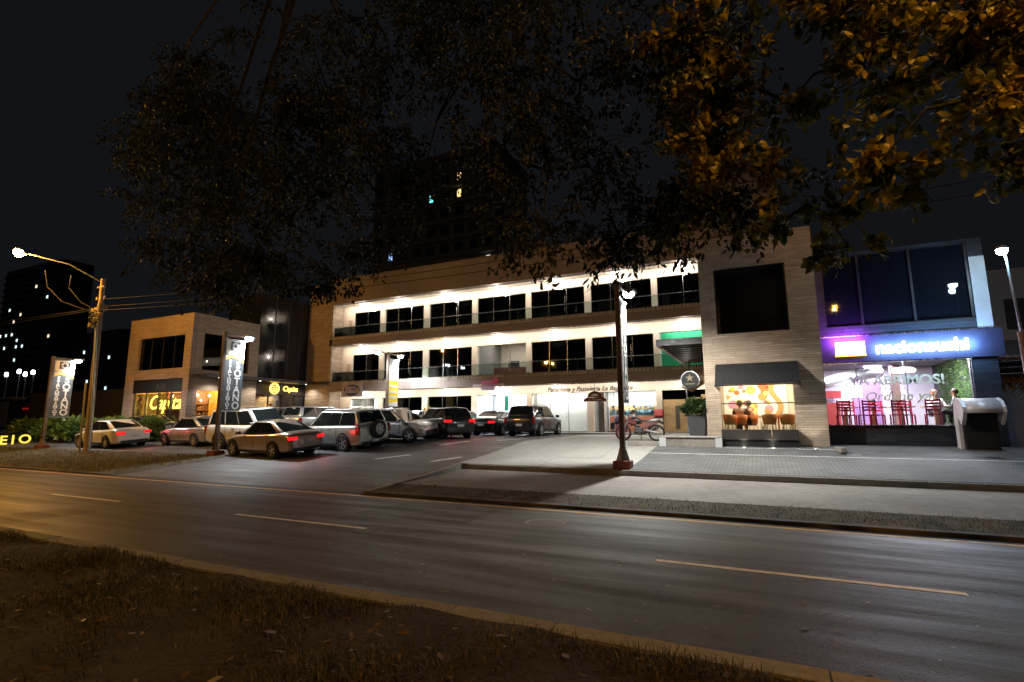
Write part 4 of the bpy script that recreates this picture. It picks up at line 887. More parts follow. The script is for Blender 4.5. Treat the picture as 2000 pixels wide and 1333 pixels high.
light('POINT', 'lamp_beam', (6.56, 18.85, 6.40), 200, (.45, .76, 1.0), RL, .1)

# sodium street lights: one on the utility pole, two on the near kerb line (mirrored in the dark windows)
def sodium(name, label, base, top, head, W_):
    S = thing(name, label, 'street light', base)
    B().tube([base, (top[0], top[1], top[2])], [.13, .08], 10).build('pole', mGalv, S, smooth=True)
    t = Vector(top); h = Vector(head); B().tube([t, t.lerp(h, .5) + Vector((0, 0, .25)), h], .035, 8).build('arm', mGalv, S, smooth=True)
    d = (h - t).normalized(); B().lathe(h, d, [(0, -.1), (.1, 0), (.16, .25), (.14, .5), (0, .62)], 12).build('lamp_head', mGalv, S, smooth=True)
    B().lathe(h + d * .28 + Vector((0, 0, -.08)), (0, 0, -1), [(.15, 0), (.14, .08), (.07, .13), (0, .14)], 12).build('lens', EM('sodium_glow', (1, .56, .12), 160), S)
    p = h + d * .28 + Vector((0, 0, -.32)); light('POINT', 'lamp_beam', p, W_, SODIUM, S, .12)
    return S
sodium('sodium_street_light', 'sodium street light overhanging the near verge on the right', (6.3, 2.9, 0), (6.3, 2.9, 8.7), (5.0, 3.6, 9.1), 1200)
sodium('sodium_street_light', 'sodium street light further left along the near verge', (-23.5, -1.2, 0), (-23.5, -1.2, 8.6), (-23.2, .4, 9.0), 2200)

UP = thing('utility_pole', 'leaning utility pole with looped cables and an orange street lamp', 'utility pole', (-30.4, 14.5, gz(14.5)))
mWood = M('pole_weathered', (.30, .21, .13), .85, noise=(4, .3))
B().tube([(-30.25, 14.5, .15), (-30.62, 14.5, 9.2)], [.16, .11], 10).build('timber_pole', mWood, UP, smooth=True)
B().tube([(-29.75, 14.35, .15), (-30.42, 14.35, 6.9)], [.085, .08], 10).build('steel_pole', mGalv, UP, smooth=True)
B().tube([(-30.5, 14.3, .15), (-30.62, 14.3, 3.6), (-30.7, 14.32, 3.75)], .05, 8).build('conduit', M('conduit_grey', (.3, .28, .26), .7), UP, smooth=True)
hd = Vector((-32.4, 11.85, 10.1)); tp = Vector((-30.62, 14.5, 9.0))
B().tube([tp, tp.lerp(hd, .45) + Vector((0, 0, .3)), hd], .04, 8).build('lamp_arm', mGalv, UP, smooth=True)
dd = (hd - tp).normalized()
B().lathe(hd - dd * .1, dd, [(0, -.1), (.1, 0), (.17, .25), (.15, .5), (0, .62)], 12).build('lamp_head', mGalv, UP, smooth=True)
B().lathe(hd + dd * .2 + Vector((0, 0, -.05)), (.25, -.35, -1), [(.22, 0), (.21, .12), (.12, .22), (0, .25)], 14).build('lens', EM('sodium_big', (1, .60, .16), 260), UP)
light('POINT', 'lamp_beam', hd + dd * .2 + Vector((.1, -.1, -.42)), 2600, SODIUM, UP, .14)
for q in range(4):                                                   # coils of spare cable
    c = Vector((-30.75 + .22 * q, 14.25 - .05 * q, 7.25 - .18 * (q % 2) - .1 * q)); pts = []
    for t in range(40): a = 2 * pi * t / 13; r = .28 + .06 * sin(t * .7 + q); pts.append(c + Vector((r * cos(a), .05 * sin(t), r * .8 * sin(a) - .02 * (t % 5))))
    B().tube(pts, .018, 5).build('cable_coil', M('cable_black', (.03, .028, .025), .6), UP, smooth=True)
for (p, r, h) in (((-30.1, 14.3, 7.35), .16, .45), ((-30.35, 14.25, 6.75), .12, .35), ((-30.9, 14.3, 6.6), .1, .25)): B().lathe(p, (0, 0, 1), [(0, 0), (r, .03), (r, h), (0, h + .04)], 12).build('splice_can', M('splice_grey', (.16, .14, .12), .6), UP)
B().box(-31.2, -29.9, 14.4, 14.5, 7.55, 7.68).build('cross_arm', mWood, UP); B().box(-30.9, -30.3, 14.4, 14.5, 8.72, 8.8).build('cross_arm', mWood, UP)
for k in range(3): B().lathe((-30.5 + .35 * k - .3, 14.4, 8.05), (0, 0, 1), [(.02, 0), (.05, .05), (.03, .1), (.05, .15), (0, .2)], 8).build('insulator', M('porcelain', (.5, .42, .34), .3), UP)
B().tube([(-32.0, 12.6, 9.35), (-32.3, 12.9, 8.6), (-31.9, 13.4, 7.9), (-31.2, 14.1, 7.55)], .025, 6).build('drop_cable', M('cable_black', (.03, .028, .025), .6), UP, smooth=True)
B().tube([(-31.3, 13.4, 9.2), (-31.6, 13.5, 8.6), (-31.2, 13.9, 7.9), (-30.7, 14.3, 7.55)], .022, 6).build('drop_cable', M('cable_black', (.03, .028, .025), .6), UP, smooth=True)
mCab = M('cable_black', (.03, .028, .025), .6)
for i, (za, zb, sag, yo, lab) in enumerate(((8.1, 7.9, .75, 0, 'topmost overhead cable crossing the plaza parapet'), (7.75, 7.7, .75, .12, 'second overhead cable crossing the plaza parapet'), (7.5, 7.25, .75, -.1, 'lowest overhead cable sagging across the plaza parapet'))):
    pts = [(-30.6 + 46 * t / 22, 14.45 + yo, za + (zb - za) * t / 22 - 4 * sag * (t / 22) * (1 - t / 22)) for t in range(23)]
    B().tube(pts, .014, 5).build('overhead_cable', mCab, None, label=lab, cat='cable', group='overhead cables')
for i, (zb, lab) in enumerate(((8.9, 'upper cable running left from the utility pole'), (8.6, 'lower cable running left from the utility pole'))):
    pts = [(-30.6 - 40 * t / 14, 14.45 + .06 * i, 7.66 - .06 * i + (zb - 7.66) * t / 14 - .9 * (t / 14) * (1 - t / 14)) for t in range(15)]
    B().tube(pts, .016, 5).build('overhead_cable', mCab, None, label=lab, cat='cable', group='overhead cables')
pq = thing('cable_pole', 'utility pole beyond the right edge that carries the cables', 'utility pole', (15.4, 14.45, .4)); B().tube([(15.4, 14.45, .3), (15.4, 14.45, 8.6)], [.15, .1], 10).build('timber_pole', mWood, pq, smooth=True)
pq = thing('cable_pole', 'utility pole beyond the left edge that carries the cables', 'utility pole', (-70.6, 14.5, .4)); B().tube([(-70.6, 14.5, .1), (-70.6, 14.5, 9.4)], [.15, .1], 10).build('timber_pole', mWood, pq, smooth=True)

# ================================================================== STREET FURNITURE
PS = thing('hooded_pay_station', 'pale metal pay station with a curved hood at the right', 'pay station', (5.9, 20, gz(20)))
g0 = gz(20.2)
prof = [(20.45, g0 - .03), (20.15, g0 - .03), (20.13, 1.75), (20.05, 1.82), (19.88, 1.62), (19.72, 1.78), (19.58, 2.0), (19.60, 2.16), (19.75, 2.33), (19.98, 2.42), (20.22, 2.40), (20.38, 2.28), (20.45, 2.0)]
mHood = M('hood_pale_steel', (.74, .70, .72), .4, .15, noise=(3, .08))
B().prism(prof, 'x', 5.36, 5.46).build('side_panel', mHood, PS, bevel=.01); B().prism([p for p in prof if p[1] > 1.6], 'x', 6.28, 6.36).build('side_panel', mHood, PS, bevel=.01)
hp = [(19.58, 1.98), (19.60, 2.15), (19.75, 2.32), (19.98, 2.41), (20.22, 2.39), (20.38, 2.27), (20.44, 2.02)]
hm = B()
for (y, z) in hp: hm.v += [(5.461, y, z), (6.279, y, z), ]
hm.f = [(2 * i, 2 * i + 1, 2 * i + 3, 2 * i + 2) for i in range(len(hp) - 1)]
o = hm.build('hood', mHood, PS, smooth=60, fixn=False); sm = o.modifiers.new('thick', 'SOLIDIFY'); sm.thickness = .03
B().box(5.47, 6.27, 20.05, 20.42, g0 - .2, 1.98).build('cabinet', mDark, PS, bevel=.01)
B().box(5.6, 6.1, 20.02, 20.049, 1.45, 1.85).build('screen', M('screen_off', (.02, .03, .05), .1), PS)
def wheel_stop(x, y, rz, label):
    W_ = thing('wheel_stop', label, 'wheel stop', (x, y, gz(y)), rz, 'concrete wheel stops')
    s = MB(); s.prism([(-.09, 0), (.09, 0), (.07, .15), (-.07, .15)], 'x', -.55, .55); s.build('block', mKerb, W_, bevel=.02)
wheel_stop(2.15, 19.3, pi / 2 + .06, 'dark concrete wheel stop lying right of the stone tower')
wheel_stop(-4.05, 19.75, .1, 'dark concrete wheel stop under the rear of the motorcycle')
BE = thing('low_bench_wall', 'low concrete bench wall in front of the planter and tower', 'wall', (-2.3, 20, .85))
B().box(-3.38, -1.3, 19.75, 23.5, .7, 1.17).build('body', mKerb, BE); B().box(-3.43, -1.3, 19.70, 23.5, 1.172, 1.23).build('cap', mConc, BE, bevel=.012)
B().box(-3.44, -3.2, 19.69, 19.749, .75, 1.17).build('end_block', M('block_pale', (.5, .52, .54), .7), BE); B().box(-1.52, -1.3, 19.69, 19.749, .75, 1.17).build('end_block', M('block_pale', (.5, .52, .54), .7), BE)
PB = thing('square_planter', 'tall dark square planter with a clipped bushy shrub', 'planter', (-2.15, 20.6, 1.23))
B().add([(-2.45, 20.35, 1.235), (-1.9, 20.35, 1.235), (-1.9, 20.9, 1.235), (-2.45, 20.9, 1.235), (-2.5, 20.3, 2.0), (-1.85, 20.3, 2.0), (-1.85, 20.95, 2.0), (-2.5, 20.95, 2.0)], [(0, 3, 2, 1), (4, 5, 6, 7), (0, 1, 5, 4), (1, 2, 6, 5), (2, 3, 7, 6), (3, 0, 4, 7)]).build('pot', M('planter_charcoal', (.045, .043, .05), .6, noise=(3, .15)), PB, bevel=.015)
def bush(mb, c, r, n, L=.12, wd=.05, rnd=random):
    for q in range(n):
        a = rnd.uniform(0, 2 * pi); cz = rnd.uniform(-.6, 1); rr = rnd.uniform(.35, 1) ** .5; s_ = math.sqrt(max(0, 1 - cz * cz))
        nrm = Vector((cos(a) * s_, sin(a) * s_, cz)); k = 1 + .22 * sin(3 * a + c[0]) * sin(4 * cz + c[1])
        p = Vector(c) + Vector((nrm.x * r[0], nrm.y * r[1], nrm.z * r[2])) * rr * k
        d = (nrm + Vector((rnd.gauss(0, .6), rnd.gauss(0, .6), rnd.gauss(.25, .5)))).normalized() * L * rnd.uniform(.6, 1.4)
        t = d.cross(Vector((rnd.gauss(0, 1), rnd.gauss(0, 1), rnd.gauss(0, 1)))).normalized() * wd * rnd.uniform(.6, 1.3)
        mb.add([p - d * .3, p + d * .2 + t, p + d, p + d * .2 - t], [(0, 1, 2, 3)])
m_ = B(); bush(m_, (-2.17, 20.62, 2.22), (.5, .48, .38), 1500, .13, .035); m_.build('foliage', LEAF('shrub_leaf', ((.02, .045, .012), (.06, .10, .025))), PB)
m_ = B(); bush(m_, (-31.2, 20.7, 1.75), (.45, .4, .4), 700, .2, .05); m_.build('foliage', LEAF('shrub_leaf', ((.02, .045, .012), (.06, .10, .025))), pl)
# hedge shrubs along the left verge
mHed = LEAF('hedge_leaf', ((.055, .11, .02), (.16, .24, .05)), 4)
for i, (x, y, r, h, lab) in enumerate(((-43.8, 17.6, 1.5, 1.25, 'round green shrub at the left edge of the hedge'), (-40.6, 17.8, 1.55, 1.35, 'second shrub of the hedge from the left'), (-38.1, 17.6, 1.4, 1.3, 'hedge shrub just left of the far banner post'), (-35.6, 17.9, 1.4, 1.2, 'hedge shrub behind the far slate banner'), (-33.6, 17.7, 1.2, 1.25, 'hedge shrub left of the utility pole'), (-31.9, 18.3, .95, 1.15, 'small feathery shrub right of the utility pole'))):
    S = thing('hedge_shrub', lab, 'shrub', (x, y, gz(y)), group='hedge shrubs')
    m_ = B(); bush(m_, (x, y, gz(y) + h * .5), (r, r * .7, h * .62), 1500, .22, .055); m_.build('foliage', mHed, S)
    B().tube([(x, y, gz(y) - .05), (x + .05, y, gz(y) + h * .6)], [.06, .03], 6).build('stem', mWood, S)
for i, (x, y, h, lab, c_) in enumerate(((-17.9, 23.6, 1.1, 'yellow-leaved plant in the car-park island', ((.20, .18, .02), (.34, .30, .04))), (-14.7, 23.3, .8, 'bright green plant between the parked cars', ((.07, .15, .02), (.18, .26, .05))), (-19.6, 28.4, 1.5, 'yellow potted plant against the dark shopfront', ((.24, .17, .02), (.36, .27, .03))))):
    S = thing('island_plant', lab, 'plant', (x, y, gz(y)))
    m_ = B(); bush(m_, (x, y, gz(y) + h * .55), (.6, .55, h * .5), 420, .3, .05); m_.build('foliage', LEAF('island_leaf%d' % i, c_), S)
    B().tube([(x, y, gz(y)), (x, y, gz(y) + h * .5)], .03, 6).build('stem', mWood, S)
ej = thing('giant_letter_sign', 'big yellow lit letters standing in front of the hedge, cut by the left edge', 'sign', (-41.4, 16, .4))
for i, (chh, x, y) in enumerate((('E', -41.85, 15.40), ('J', -41.55, 15.83), ('O', -41.40, 16.12))):
    text_mb(chh, .74, (x, y, gz(y) + .05), right=(.35, 1, 0), extrude=.06, bold=.012).build('letter', EM('letter_yellow', (1, .62, .08), 1.7), ej)
# ================================================================== VEHICLES
mTyre = M('tyre_rubber', (.012, .012, .013), .8); mRim = M('alloy_rim', (.62, .63, .65), .3, .35); mArch = M('wheel_arch_black', (.006, .006, .006), .9)
mCarGl = M('car_glass', (.012, .016, .015), .04, spec=.9); mTrim = M('car_black_trim', (.015, .015, .016), .5)
mPlate = M('number_plate', (.62, .64, .66), .5, noise=(14, .3)); mHeadL = M('headlamp_glass', (.55, .58, .6), .08, .3, spec=.8)
mTailOff = M('tail_lens', (.30, .012, .015), .12, spec=.8); mTailOn = EM('tail_lens_lit', (1, .012, .014), 4.5); mHeadOn = EM('headlamp_lit', (.95, .97, 1), 14); mTailDim = EM('tail_lens_dim', (1, .012, .015), 1.5)
WH = {}
def wheel_parts(r, wd, spokes):
    k = (r, wd, spokes)
    if k not in WH:
        ty = B().lathe((0, 0, 0), (0, 1, 0), [(r * .66, -wd / 2), (r * .92, -wd / 2), (r, -wd * .32), (r, wd * .32), (r * .92, wd / 2), (r * .66, wd / 2), (r * .66, -wd / 2)], 26)
        rm = B().lathe((0, 0, 0), (0, 1, 0), [(r * .67, .0), (r * .67, wd * .44), (r * .60, wd * .46), (r * .58, wd * .2), (.0, wd * .2)], 26)
        for q in range(spokes):
            a = 2 * pi * q / spokes
            rm.bar((0, wd * .36, 0), (r * .6 * cos(a), wd * .4, r * .6 * sin(a)), r * .15, wd * .14, up=(0, 1, 0))
        rm.lathe((0, 0, 0), (0, 1, 0), [(r * .13, wd * .3), (r * .13, wd * .5), (0, wd * .5)], 12)
        WH[k] = (ty, rm)
    return WH[k]
def loft(mb, secs):
    n = len(secs[0]); b = len(mb.v)
    for s_ in secs: mb.v += [tuple(p) for p in s_]
    for i in range(len(secs) - 1):
        for k in range(n):
            k2 = (k + 1) % n; mb.f.append((b + i * n + k, b + i * n + k2, b + (i + 1) * n + k2, b + (i + 1) * n + k))
    mb.f.append(tuple(b + k for k in range(n))); e = b + (len(secs) - 1) * n; mb.f.append(tuple(e + k for k in reversed(range(n))))
def patch(mb, c, u0, u1, v0, v1, off):
    """panel on the face c (4 corners: bottom-left, bottom-right, top-right, top-left seen from outside), inset, standing proud"""
    c = [Vector(p) for p in c]; n = (c[1] - c[0]).cross(c[3] - c[0]).normalized()
    def P(u, v, o): return c[0].lerp(c[1], u).lerp(c[3].lerp(c[2], u), v) + n * o
    pts = [(u0, v0), (u1, v0), (u1, v1), (u0, v1)]
    mb.add([P(u, v, off) for u, v in pts] + [P(u, v, -.01) for u, v in pts], [(0, 1, 2, 3), (0, 4, 5, 1), (1, 5, 6, 2), (2, 6, 7, 3), (3, 7, 4, 0)])
KIND = {
 # belt heights along the length (rear 0 .. front 1), greenhouse: wsb/wst windscreen base/top, rgt/rgb rear glass top/base
 'sedan': dict(L=4.4, W=1.74, H=1.45, clr=.19, t=[0, .02, .08, .2, .35, .6, .72, .86, .95, .985, 1], zt=[.70, .93, 1.00, 1.0, .96, .93, .93, .86, .76, .66, .56], wf=[.74, .90, .96, .99, 1, 1, 1, .98, .92, .84, .70], wsb=.755, wst=.545, rgt=.315, rgb=.125, wb=.61, r=.315, ax=.035),
 'suv': dict(L=4.5, W=1.82, H=1.70, clr=.22, t=[0, .015, .06, .2, .35, .6, .74, .88, .96, .985, 1], zt=[.85, 1.10, 1.12, 1.1, 1.08, 1.05, 1.04, .98, .90, .78, .62], wf=[.80, .93, .98, 1, 1, 1, 1, .99, .93, .85, .72], wsb=.76, wst=.585, rgt=.075, rgb=.02, wb=.60, r=.355, ax=.015),
 'hatch': dict(L=4.1, W=1.72, H=1.52, clr=.19, t=[0, .02, .07, .2, .35, .6, .74, .87, .95, .985, 1], zt=[.72, 1.0, 1.04, 1.0, .98, .95, .95, .88, .78, .68, .56], wf=[.76, .91, .97, 1, 1, 1, 1, .98, .92, .84, .70], wsb=.755, wst=.575, rgt=.12, rgb=.03, wb=.61, r=.31, ax=.02),
 'van4x4': dict(L=4.75, W=1.87, H=1.86, clr=.26, t=[0, .015, .05, .2, .35, .6, .73, .9, .965, .988, 1], zt=[.95, 1.16, 1.18, 1.17, 1.15, 1.13, 1.14, 1.10, 1.02, .88, .70], wf=[.84, .95, .99, 1, 1, 1, 1, .99, .95, .88, .76], wsb=.745, wst=.60, rgt=.055, rgb=.018, wb=.585, r=.385, ax=.01),
}
def car(name, label, kind, paint, x, y, head, lights=None, spare=False, rails=False, group=None, scale=1., base=None, spokes=5):
    K = KIND[kind]; L, W, H = K['L'] * scale, K['W'] * scale, K['H'] * scale; hw = W / 2
    g = gz(y) if base is None else base
    sl = 0 if base is not None else math.atan((gz(y + .8) - gz(y - .8)) / 1.6)
    C = thing(name, label, 'car', (x, y, g + .012), 0, group); ORG[C] = Vector((0, 0, 0))
    C.rotation_euler = (Matrix.Rotation(sl, 3, 'X') @ Matrix.Rotation(radians(head), 3, 'Z')).to_euler()
    X = lambda t: (t - .5) * L
    secs = []
    for t, zt, wf in zip(K['t'], K['zt'], K['wf']):
        w_ = hw * wf; zt *= scale; e = min(1, min(t, 1 - t) / .06); zb = (K['clr'] + (1 - e) * .12) * scale; zm = zb + (zt - zb) * .52
        h = [(0, zt + .03), (.55 * w_, zt + .022), (.84 * w_, zt - .005), (.955 * w_, zt - .06), (w_, zt - .20 * (zt - zb)), (w_ * 1.005, zm), (.985 * w_, zb + .12), (.93 * w_, zb + .02), (.7 * w_, zb)]
        secs.append([(X(t), a, b) for a, b in h] + [(X(t), -a, b) for a, b in reversed(h[1:])])
    mb = B(); loft(mb, secs); ob = mb.build('body', paint, C, smooth=70); sd = ob.modifiers.new('sub', 'SUBSURF'); sd.levels = 1; sd.render_levels = 2
    # greenhouse
    def zb_at(t):
        for (a, za), (b, zb) in zip(zip(K['t'], K['zt']), zip(K['t'][1:], K['zt'][1:])):
            if a <= t <= b: return (za + (zb - za) * (t - a) / (b - a)) * scale
    wb_, wt_ = hw * .94, hw * .74; zr = H - .035
    t0, t1, t2, t3 = K['rgb'], K['rgt'], K['wst'], K['wsb']
    zA, zB = zb_at(t0) - .02, zb_at(t3) - .02
    tm1 = t1 + (t2 - t1) * .06; 
    def sec(t, z, w_): return (X(t), w_, z)
    gv = []
    for sgn in (1, -1):
        gv.append([Vector((X(t0), sgn * wb_ * .93, zA)), Vector((X(t3), sgn * wb_ * .95, zB)), Vector((X(t2), sgn * wt_, zr)), Vector((X(t1), sgn * wt_ * .97, zr - .03))])
    l, r_ = gv; cab = B()
    mid = lambda a, b, k: a.lerp(b, k)
    # roof with slight crown
    rv = [l[3], l[2], r_[2], r_[3]]
    top = [mid(l[3], r_[3], .5) + Vector((0, 0, .04)), mid(l[2], r_[2], .5) + Vector((0, 0, .035))]
    cm = (mid(top[0], top[1], .5) + Vector((0, 0, .02)))
    cab.add([l[0], l[1], l[2], l[3], r_[0], r_[1], r_[2], r_[3], top[0], top[1]],
            [(0, 1, 2, 3), (4, 7, 6, 5), (1, 5, 6, 9, 2), (0, 3, 8, 7, 4), (3, 2, 9, 8), (8, 9, 6, 7), (0, 4, 5, 1)])
    cb = cab.build('cabin', paint, C, bevel=.085 * scale, smooth=60); cb.modifiers['bevel'].segments = 4
    q = B(); patch(q, [r_[1], l[1], l[2], r_[2]], .03, .97, .01, .95, .012); q.build('windscreen', mCarGl, C)
    q = B(); patch(q, [l[0], r_[0], r_[3], l[3]], .08, .92, .1 if kind == 'sedan' else .16, .93, .012); q.build('rear_window', mCarGl, C)
    spl = [(.06, .36), (.38, .635), (.65, .93)] if kind in ('suv', 'van4x4') else [(.11, .50), (.515, .92)]
    for sgn in (1, -1):
        f = [l[1], l[0], l[3], l[2]] if sgn > 0 else [r_[0], r_[1], r_[2], r_[3]]
        for (a, b) in spl:
            u0, u1 = (1 - b, 1 - a) if sgn > 0 else (a, b)
            q = B(); patch(q, f, u0, u1, .05, .92, .012); q.build('side_window', mCarGl, C)
    # wheels
    xf, xr = X(.5 + K['wb'] / 2 + K['ax']), X(.5 - K['wb'] / 2 + K['ax'])
    rr, wd = K['r'] * scale, .21 * scale
    ty, rm = wheel_parts(rr, wd, spokes)
    tyO = rmO = None
    for xx in (xf, xr):
        for sgn in (1, -1):
            B().lathe((xx, sgn * (hw - .10), rr + .015), (0, sgn, 0), [(rr * 1.17, -.05), (rr * 1.17, .106), (.0, .106)], 24).build('wheel_arch', mArch, C)
            if tyO is None: tyO = o = ty.build('wheel', mTyre, C, smooth=30)
            else: o = tyO.copy(); COL.objects.link(o); o.parent = C
            o.location = (xx, sgn * (hw - wd / 2 + .035), rr); o.rotation_euler.z = 0 if sgn > 0 else pi
            if rmO is None: rmO = p = rm.build('rim', mRim, o, smooth=30)
            else: p = rmO.copy(); COL.objects.link(p); p.parent = o
    # lights, plates, trim
    def side_z(t): return zb_at(t)
    tl = mTailOn if lights == 'brake' else mTailDim if lights == 'dim' else mTailOff
    ztl = zb_at(.03) - .12 * scale
    for sgn in (1, -1):
        if kind in ('suv', 'van4x4'):
            B().box(X(.004) - .015, X(.045), sgn * hw * .90 - .06, sgn * hw * .90 + .06, ztl - .30, ztl + .04).build('tail_light', tl, C, bevel=.02)
        else:
            B().obox((X(.012), sgn * hw * .74, ztl - .05), (1, -sgn * .35, 0), (sgn * .35, 1, 0), (0, 0, 1), .045, .18, .058).build('tail_light', tl, C, bevel=.015)
        B().obox((X(.962), sgn * hw * .74, zb_at(.955) - .10 * scale), (1, sgn * .55, 0), (-sgn * .55, 1, 0), (0, 0, 1), .06, .19, .065).build('headlight', mHeadOn if lights == 'brake' else mHeadL, C, bevel=.02)
        zmr = zb_at(t3) + .06
        B().obox((X(t3) - .18, sgn * (hw + .09), zmr), (1, 0, 0), (0, 1, 0), (0, 0, 1), .05, .10, .07).build('mirror', paint, C, bevel=.025)
        for tt in (.42, .63): B().box(X(tt) - .09, X(tt) + .09, sgn * (hw + .004) - .012, sgn * (hw + .004) + .012, zb_at(tt) - .17, zb_at(tt) - .14).build('door_handle', paint if kind != 'van4x4' else mRim, C)
        sm_ = B()
        for tt in (.31, .52, .70): sm_.box(X(tt) - .004, X(tt) + .004, sgn * (hw + .004) - .004, sgn * (hw + .004) + .003, .38 * scale, zb_at(tt) - .08)
        sm_.build('door_seam', mTrim, C)
        B().box(X(.27), X(.74), sgn * (hw - .02) - .02, sgn * (hw - .02) + .022, (K['clr']) * scale, (K['clr'] + .10) * scale).build('sill', mTrim, C)
    B().box(X(0) - .012, X(.03), -hw * .74, hw * .74, .30 * scale, .40 * scale).build('rear_bumper_trim', mTrim, C, bevel=.02)
    B().box(X(.98), X(1) + .012, -hw * .62, hw * .62, .30 * scale, .52 * scale).build('grille', mTrim, C, bevel=.02)
    B().box(X(0) - .022, X(0) - .008, -.17, .17, (.56 if not spare else .36) * scale, (.68 if not spare else .48) * scale).build('number_plate', mPlate, C)
    if lights == 'brake':
        for sgn in (1, -1):
            lo = light('SPOT', 'tail_glow', (0, 0, 0), 16, (1, .03, .03), C, .07, angle=165); lo.data.energy = 60; lo.location = (X(0) - .12, sgn * hw * .74, ztl - .05); lo.rotation_euler = Vector((-1, 0, -.15)).to_track_quat('-Z', 'Y').to_euler()
            lo = light('SPOT', 'head_beam', (0, 0, 0), 120, (1, .96, .9), C, .07, angle=70); lo.location = (X(1) + .1, sgn * hw * .7, .62); lo.rotation_euler = Vector((1, 0, -.09)).to_track_quat('-Z', 'Y').to_euler()
    if lights == 'dim':  # red glow added in place of the passing traffic's lights
        for sgn in (1, -1):
            lo = light('SPOT', 'tail_glow', (0, 0, 0), 9, (1, .02, .03), C, .06, angle=160); lo.location = (X(0) - .14, sgn * hw * .74, ztl - .05); lo.rotation_euler = Vector((-1, 0, -.15)).to_track_quat('-Z', 'Y').to_euler()
    if rails:
        for sgn in (1, -1): B().tube([(X(t1 + .05), sgn * wt_ * .9, zr - .01), (X(t1 + .09), sgn * wt_ * .9, zr + .06), (X(t2 - .06), sgn * wt_ * .9, zr + .06), (X(t2 - .02), sgn * wt_ * .9, zr)], .018, 6).build('roof_rail', mGalv, C)
    if spare:
        sp = ty.build('spare_wheel', mTyre, C, smooth=30); sp.location = (X(0) - .08, -.12, .86); sp.rotation_euler.z = pi / 2
        rm.build('rim', mRim, sp, smooth=30)
        B().lathe((X(0) - .03, -.12, .86), (-1, 0, 0), [(rr * 1.1, 0), (rr * 1.1, .1), (rr * .8, .12)], 24).build('spare_cover', mTrim, C)
    return C
def PAINT(n, c, metal=.35, rough=.28): return M('paint_' + n, c, rough, metal, coat=1.)
mSilverBrown = PAINT('champagne', (.46, .38, .32), .5); mWhiteC = PAINT('white', (.78, .78, .76), 0); mSilverG = PAINT('silver_green', (.56, .59, .56), .5); mSilver = PAINT('silver', (.52, .53, .54), .55)
mNavy = PAINT('navy', (.02, .026, .05), .3); mBlackC = PAINT('black', (.012, .012, .014), .2); mGrey = PAINT('grey', (.16, .16, .17), .5); mDkRed = PAINT('dark_red', (.13, .012, .015), .3)
G = 'cars parked in the forecourt'
car('parked_sedan', 'champagne sedan parked nearest the road, red tail lights to the right', 'sedan', mSilverBrown, -18.35, 15.5, 174, lights='dim', group=G)  # tail lenses lit to add red light to the lot
car('parked_off_roader', 'white off-roader behind the lamp post, nose to the right', 'van4x4', mWhiteC, -21.75, 17.35, 2, rails=True, group=G, spokes=6)
car('parked_suv', 'silver SUV with a spare wheel on its tailgate', 'suv', mSilverG, -16.95, 17.85, 172, spare=True, rails=True, group=G)
car('parked_crossover', 'silver crossover facing right, half hidden by the spare wheel', 'hatch', mSilver, -15.75, 20.1, 4, group=G)
car('parked_hatchback', 'dark hatchback with glowing tail lights in mid car park', 'hatch', mBlackC, -14.6, 22.4, 148, lights='dim', group=G)
car('parked_suv', 'dark navy SUV parked against the bakery front', 'suv', mNavy, -11.35, 26.75, 90, rails=True, group=G, scale=.96)
car('parked_sedan', 'dark sedan parked next left of the navy SUV', 'sedan', mBlackC, -13.75, 26.9, 91, group=G, scale=.96, lights='dim')
car('parked_sedan', 'dark red sedan two places left of the navy SUV', 'sedan', mDkRed, -16.1, 26.9, 89, group=G, scale=.96, lights='dim')
car('parked_hatchback', 'grey hatchback in the back row under the yellow banner', 'hatch', mGrey, -18.5, 27.0, 90, group=G, scale=.96)
car('parked_sedan', 'white sedan at the far left behind the utility pole, tail lights lit', 'sedan', mWhiteC, -31.6, 16.3, 178, lights='dim', group=G)
car('parked_sedan', 'silver sedan left of the white off-roader', 'sedan', mSilver, -26.9, 17.9, 176, group=G)
car('parked_suv', 'grey SUV behind the white off-roader, left of two roofs', 'suv', mGrey, -26.2, 22.6, 93, group=G)
car('parked_suv', 'pale grey SUV behind the champagne sedan, right of two roofs', 'suv', mSilver, -23.3, 22.8, 88, group=G)
car('parked_sedan', 'black sedan in front of the neon shop window', 'sedan', mBlackC, -33.4, 18.9, 181, group=G)

# ================================================================== MOTORCYCLE
MC = thing('motorcycle', 'red and black trail motorcycle with a top box on the forecourt', 'motorcycle', (-4.55, 21.7, gz(21.7) + .012)); ORG[MC] = Vector((0, 0, 0)); MC.rotation_euler.z = pi + .05; MC.rotation_euler.x = .12
for (xx, nm) in ((.68, 'front'), (-.66, 'rear')):
    tr = B(); 
    pts = [(xx + .29 * cos(2 * pi * t / 24), 0, .33 + .29 * sin(2 * pi * t / 24)) for t in range(25)]
    tr.tube(pts, .045, 8, cap=False); wl = tr.build('wheel', mTyre, MC, smooth=True)
    rm = B().tube([(xx + .245 * cos(2 * pi * t / 24), 0, .33 + .245 * sin(2 * pi * t / 24)) for t in range(25)], .014, 6, cap=False)
    for t in range(12): a = 2 * pi * t / 12; rm.tube([(xx, .02, .33), (xx + .24 * cos(a), 0, .33 + .24 * sin(a))], .004, 4)
    rm.build('rim', M('red_rim', (.5, .05, .06), .35, .5) if nm == 'front' else mRim, wl)
    B().cyl((xx, -.07, .33), (xx, .07, .33), .05, n=10).build('hub', mGalv, wl)
mMC = M('moto_black', (.015, .015, .016), .35); mMR = M('moto_red', (.32, .02, .02), .35); mMW = M('moto_grey_red', (.16, .05, .05), .35)
for s_ in (-.08, .08): B().tube([(.68, s_, .33), (.45, s_, .98)], .024, 8).build('fork', mGalv, MC)
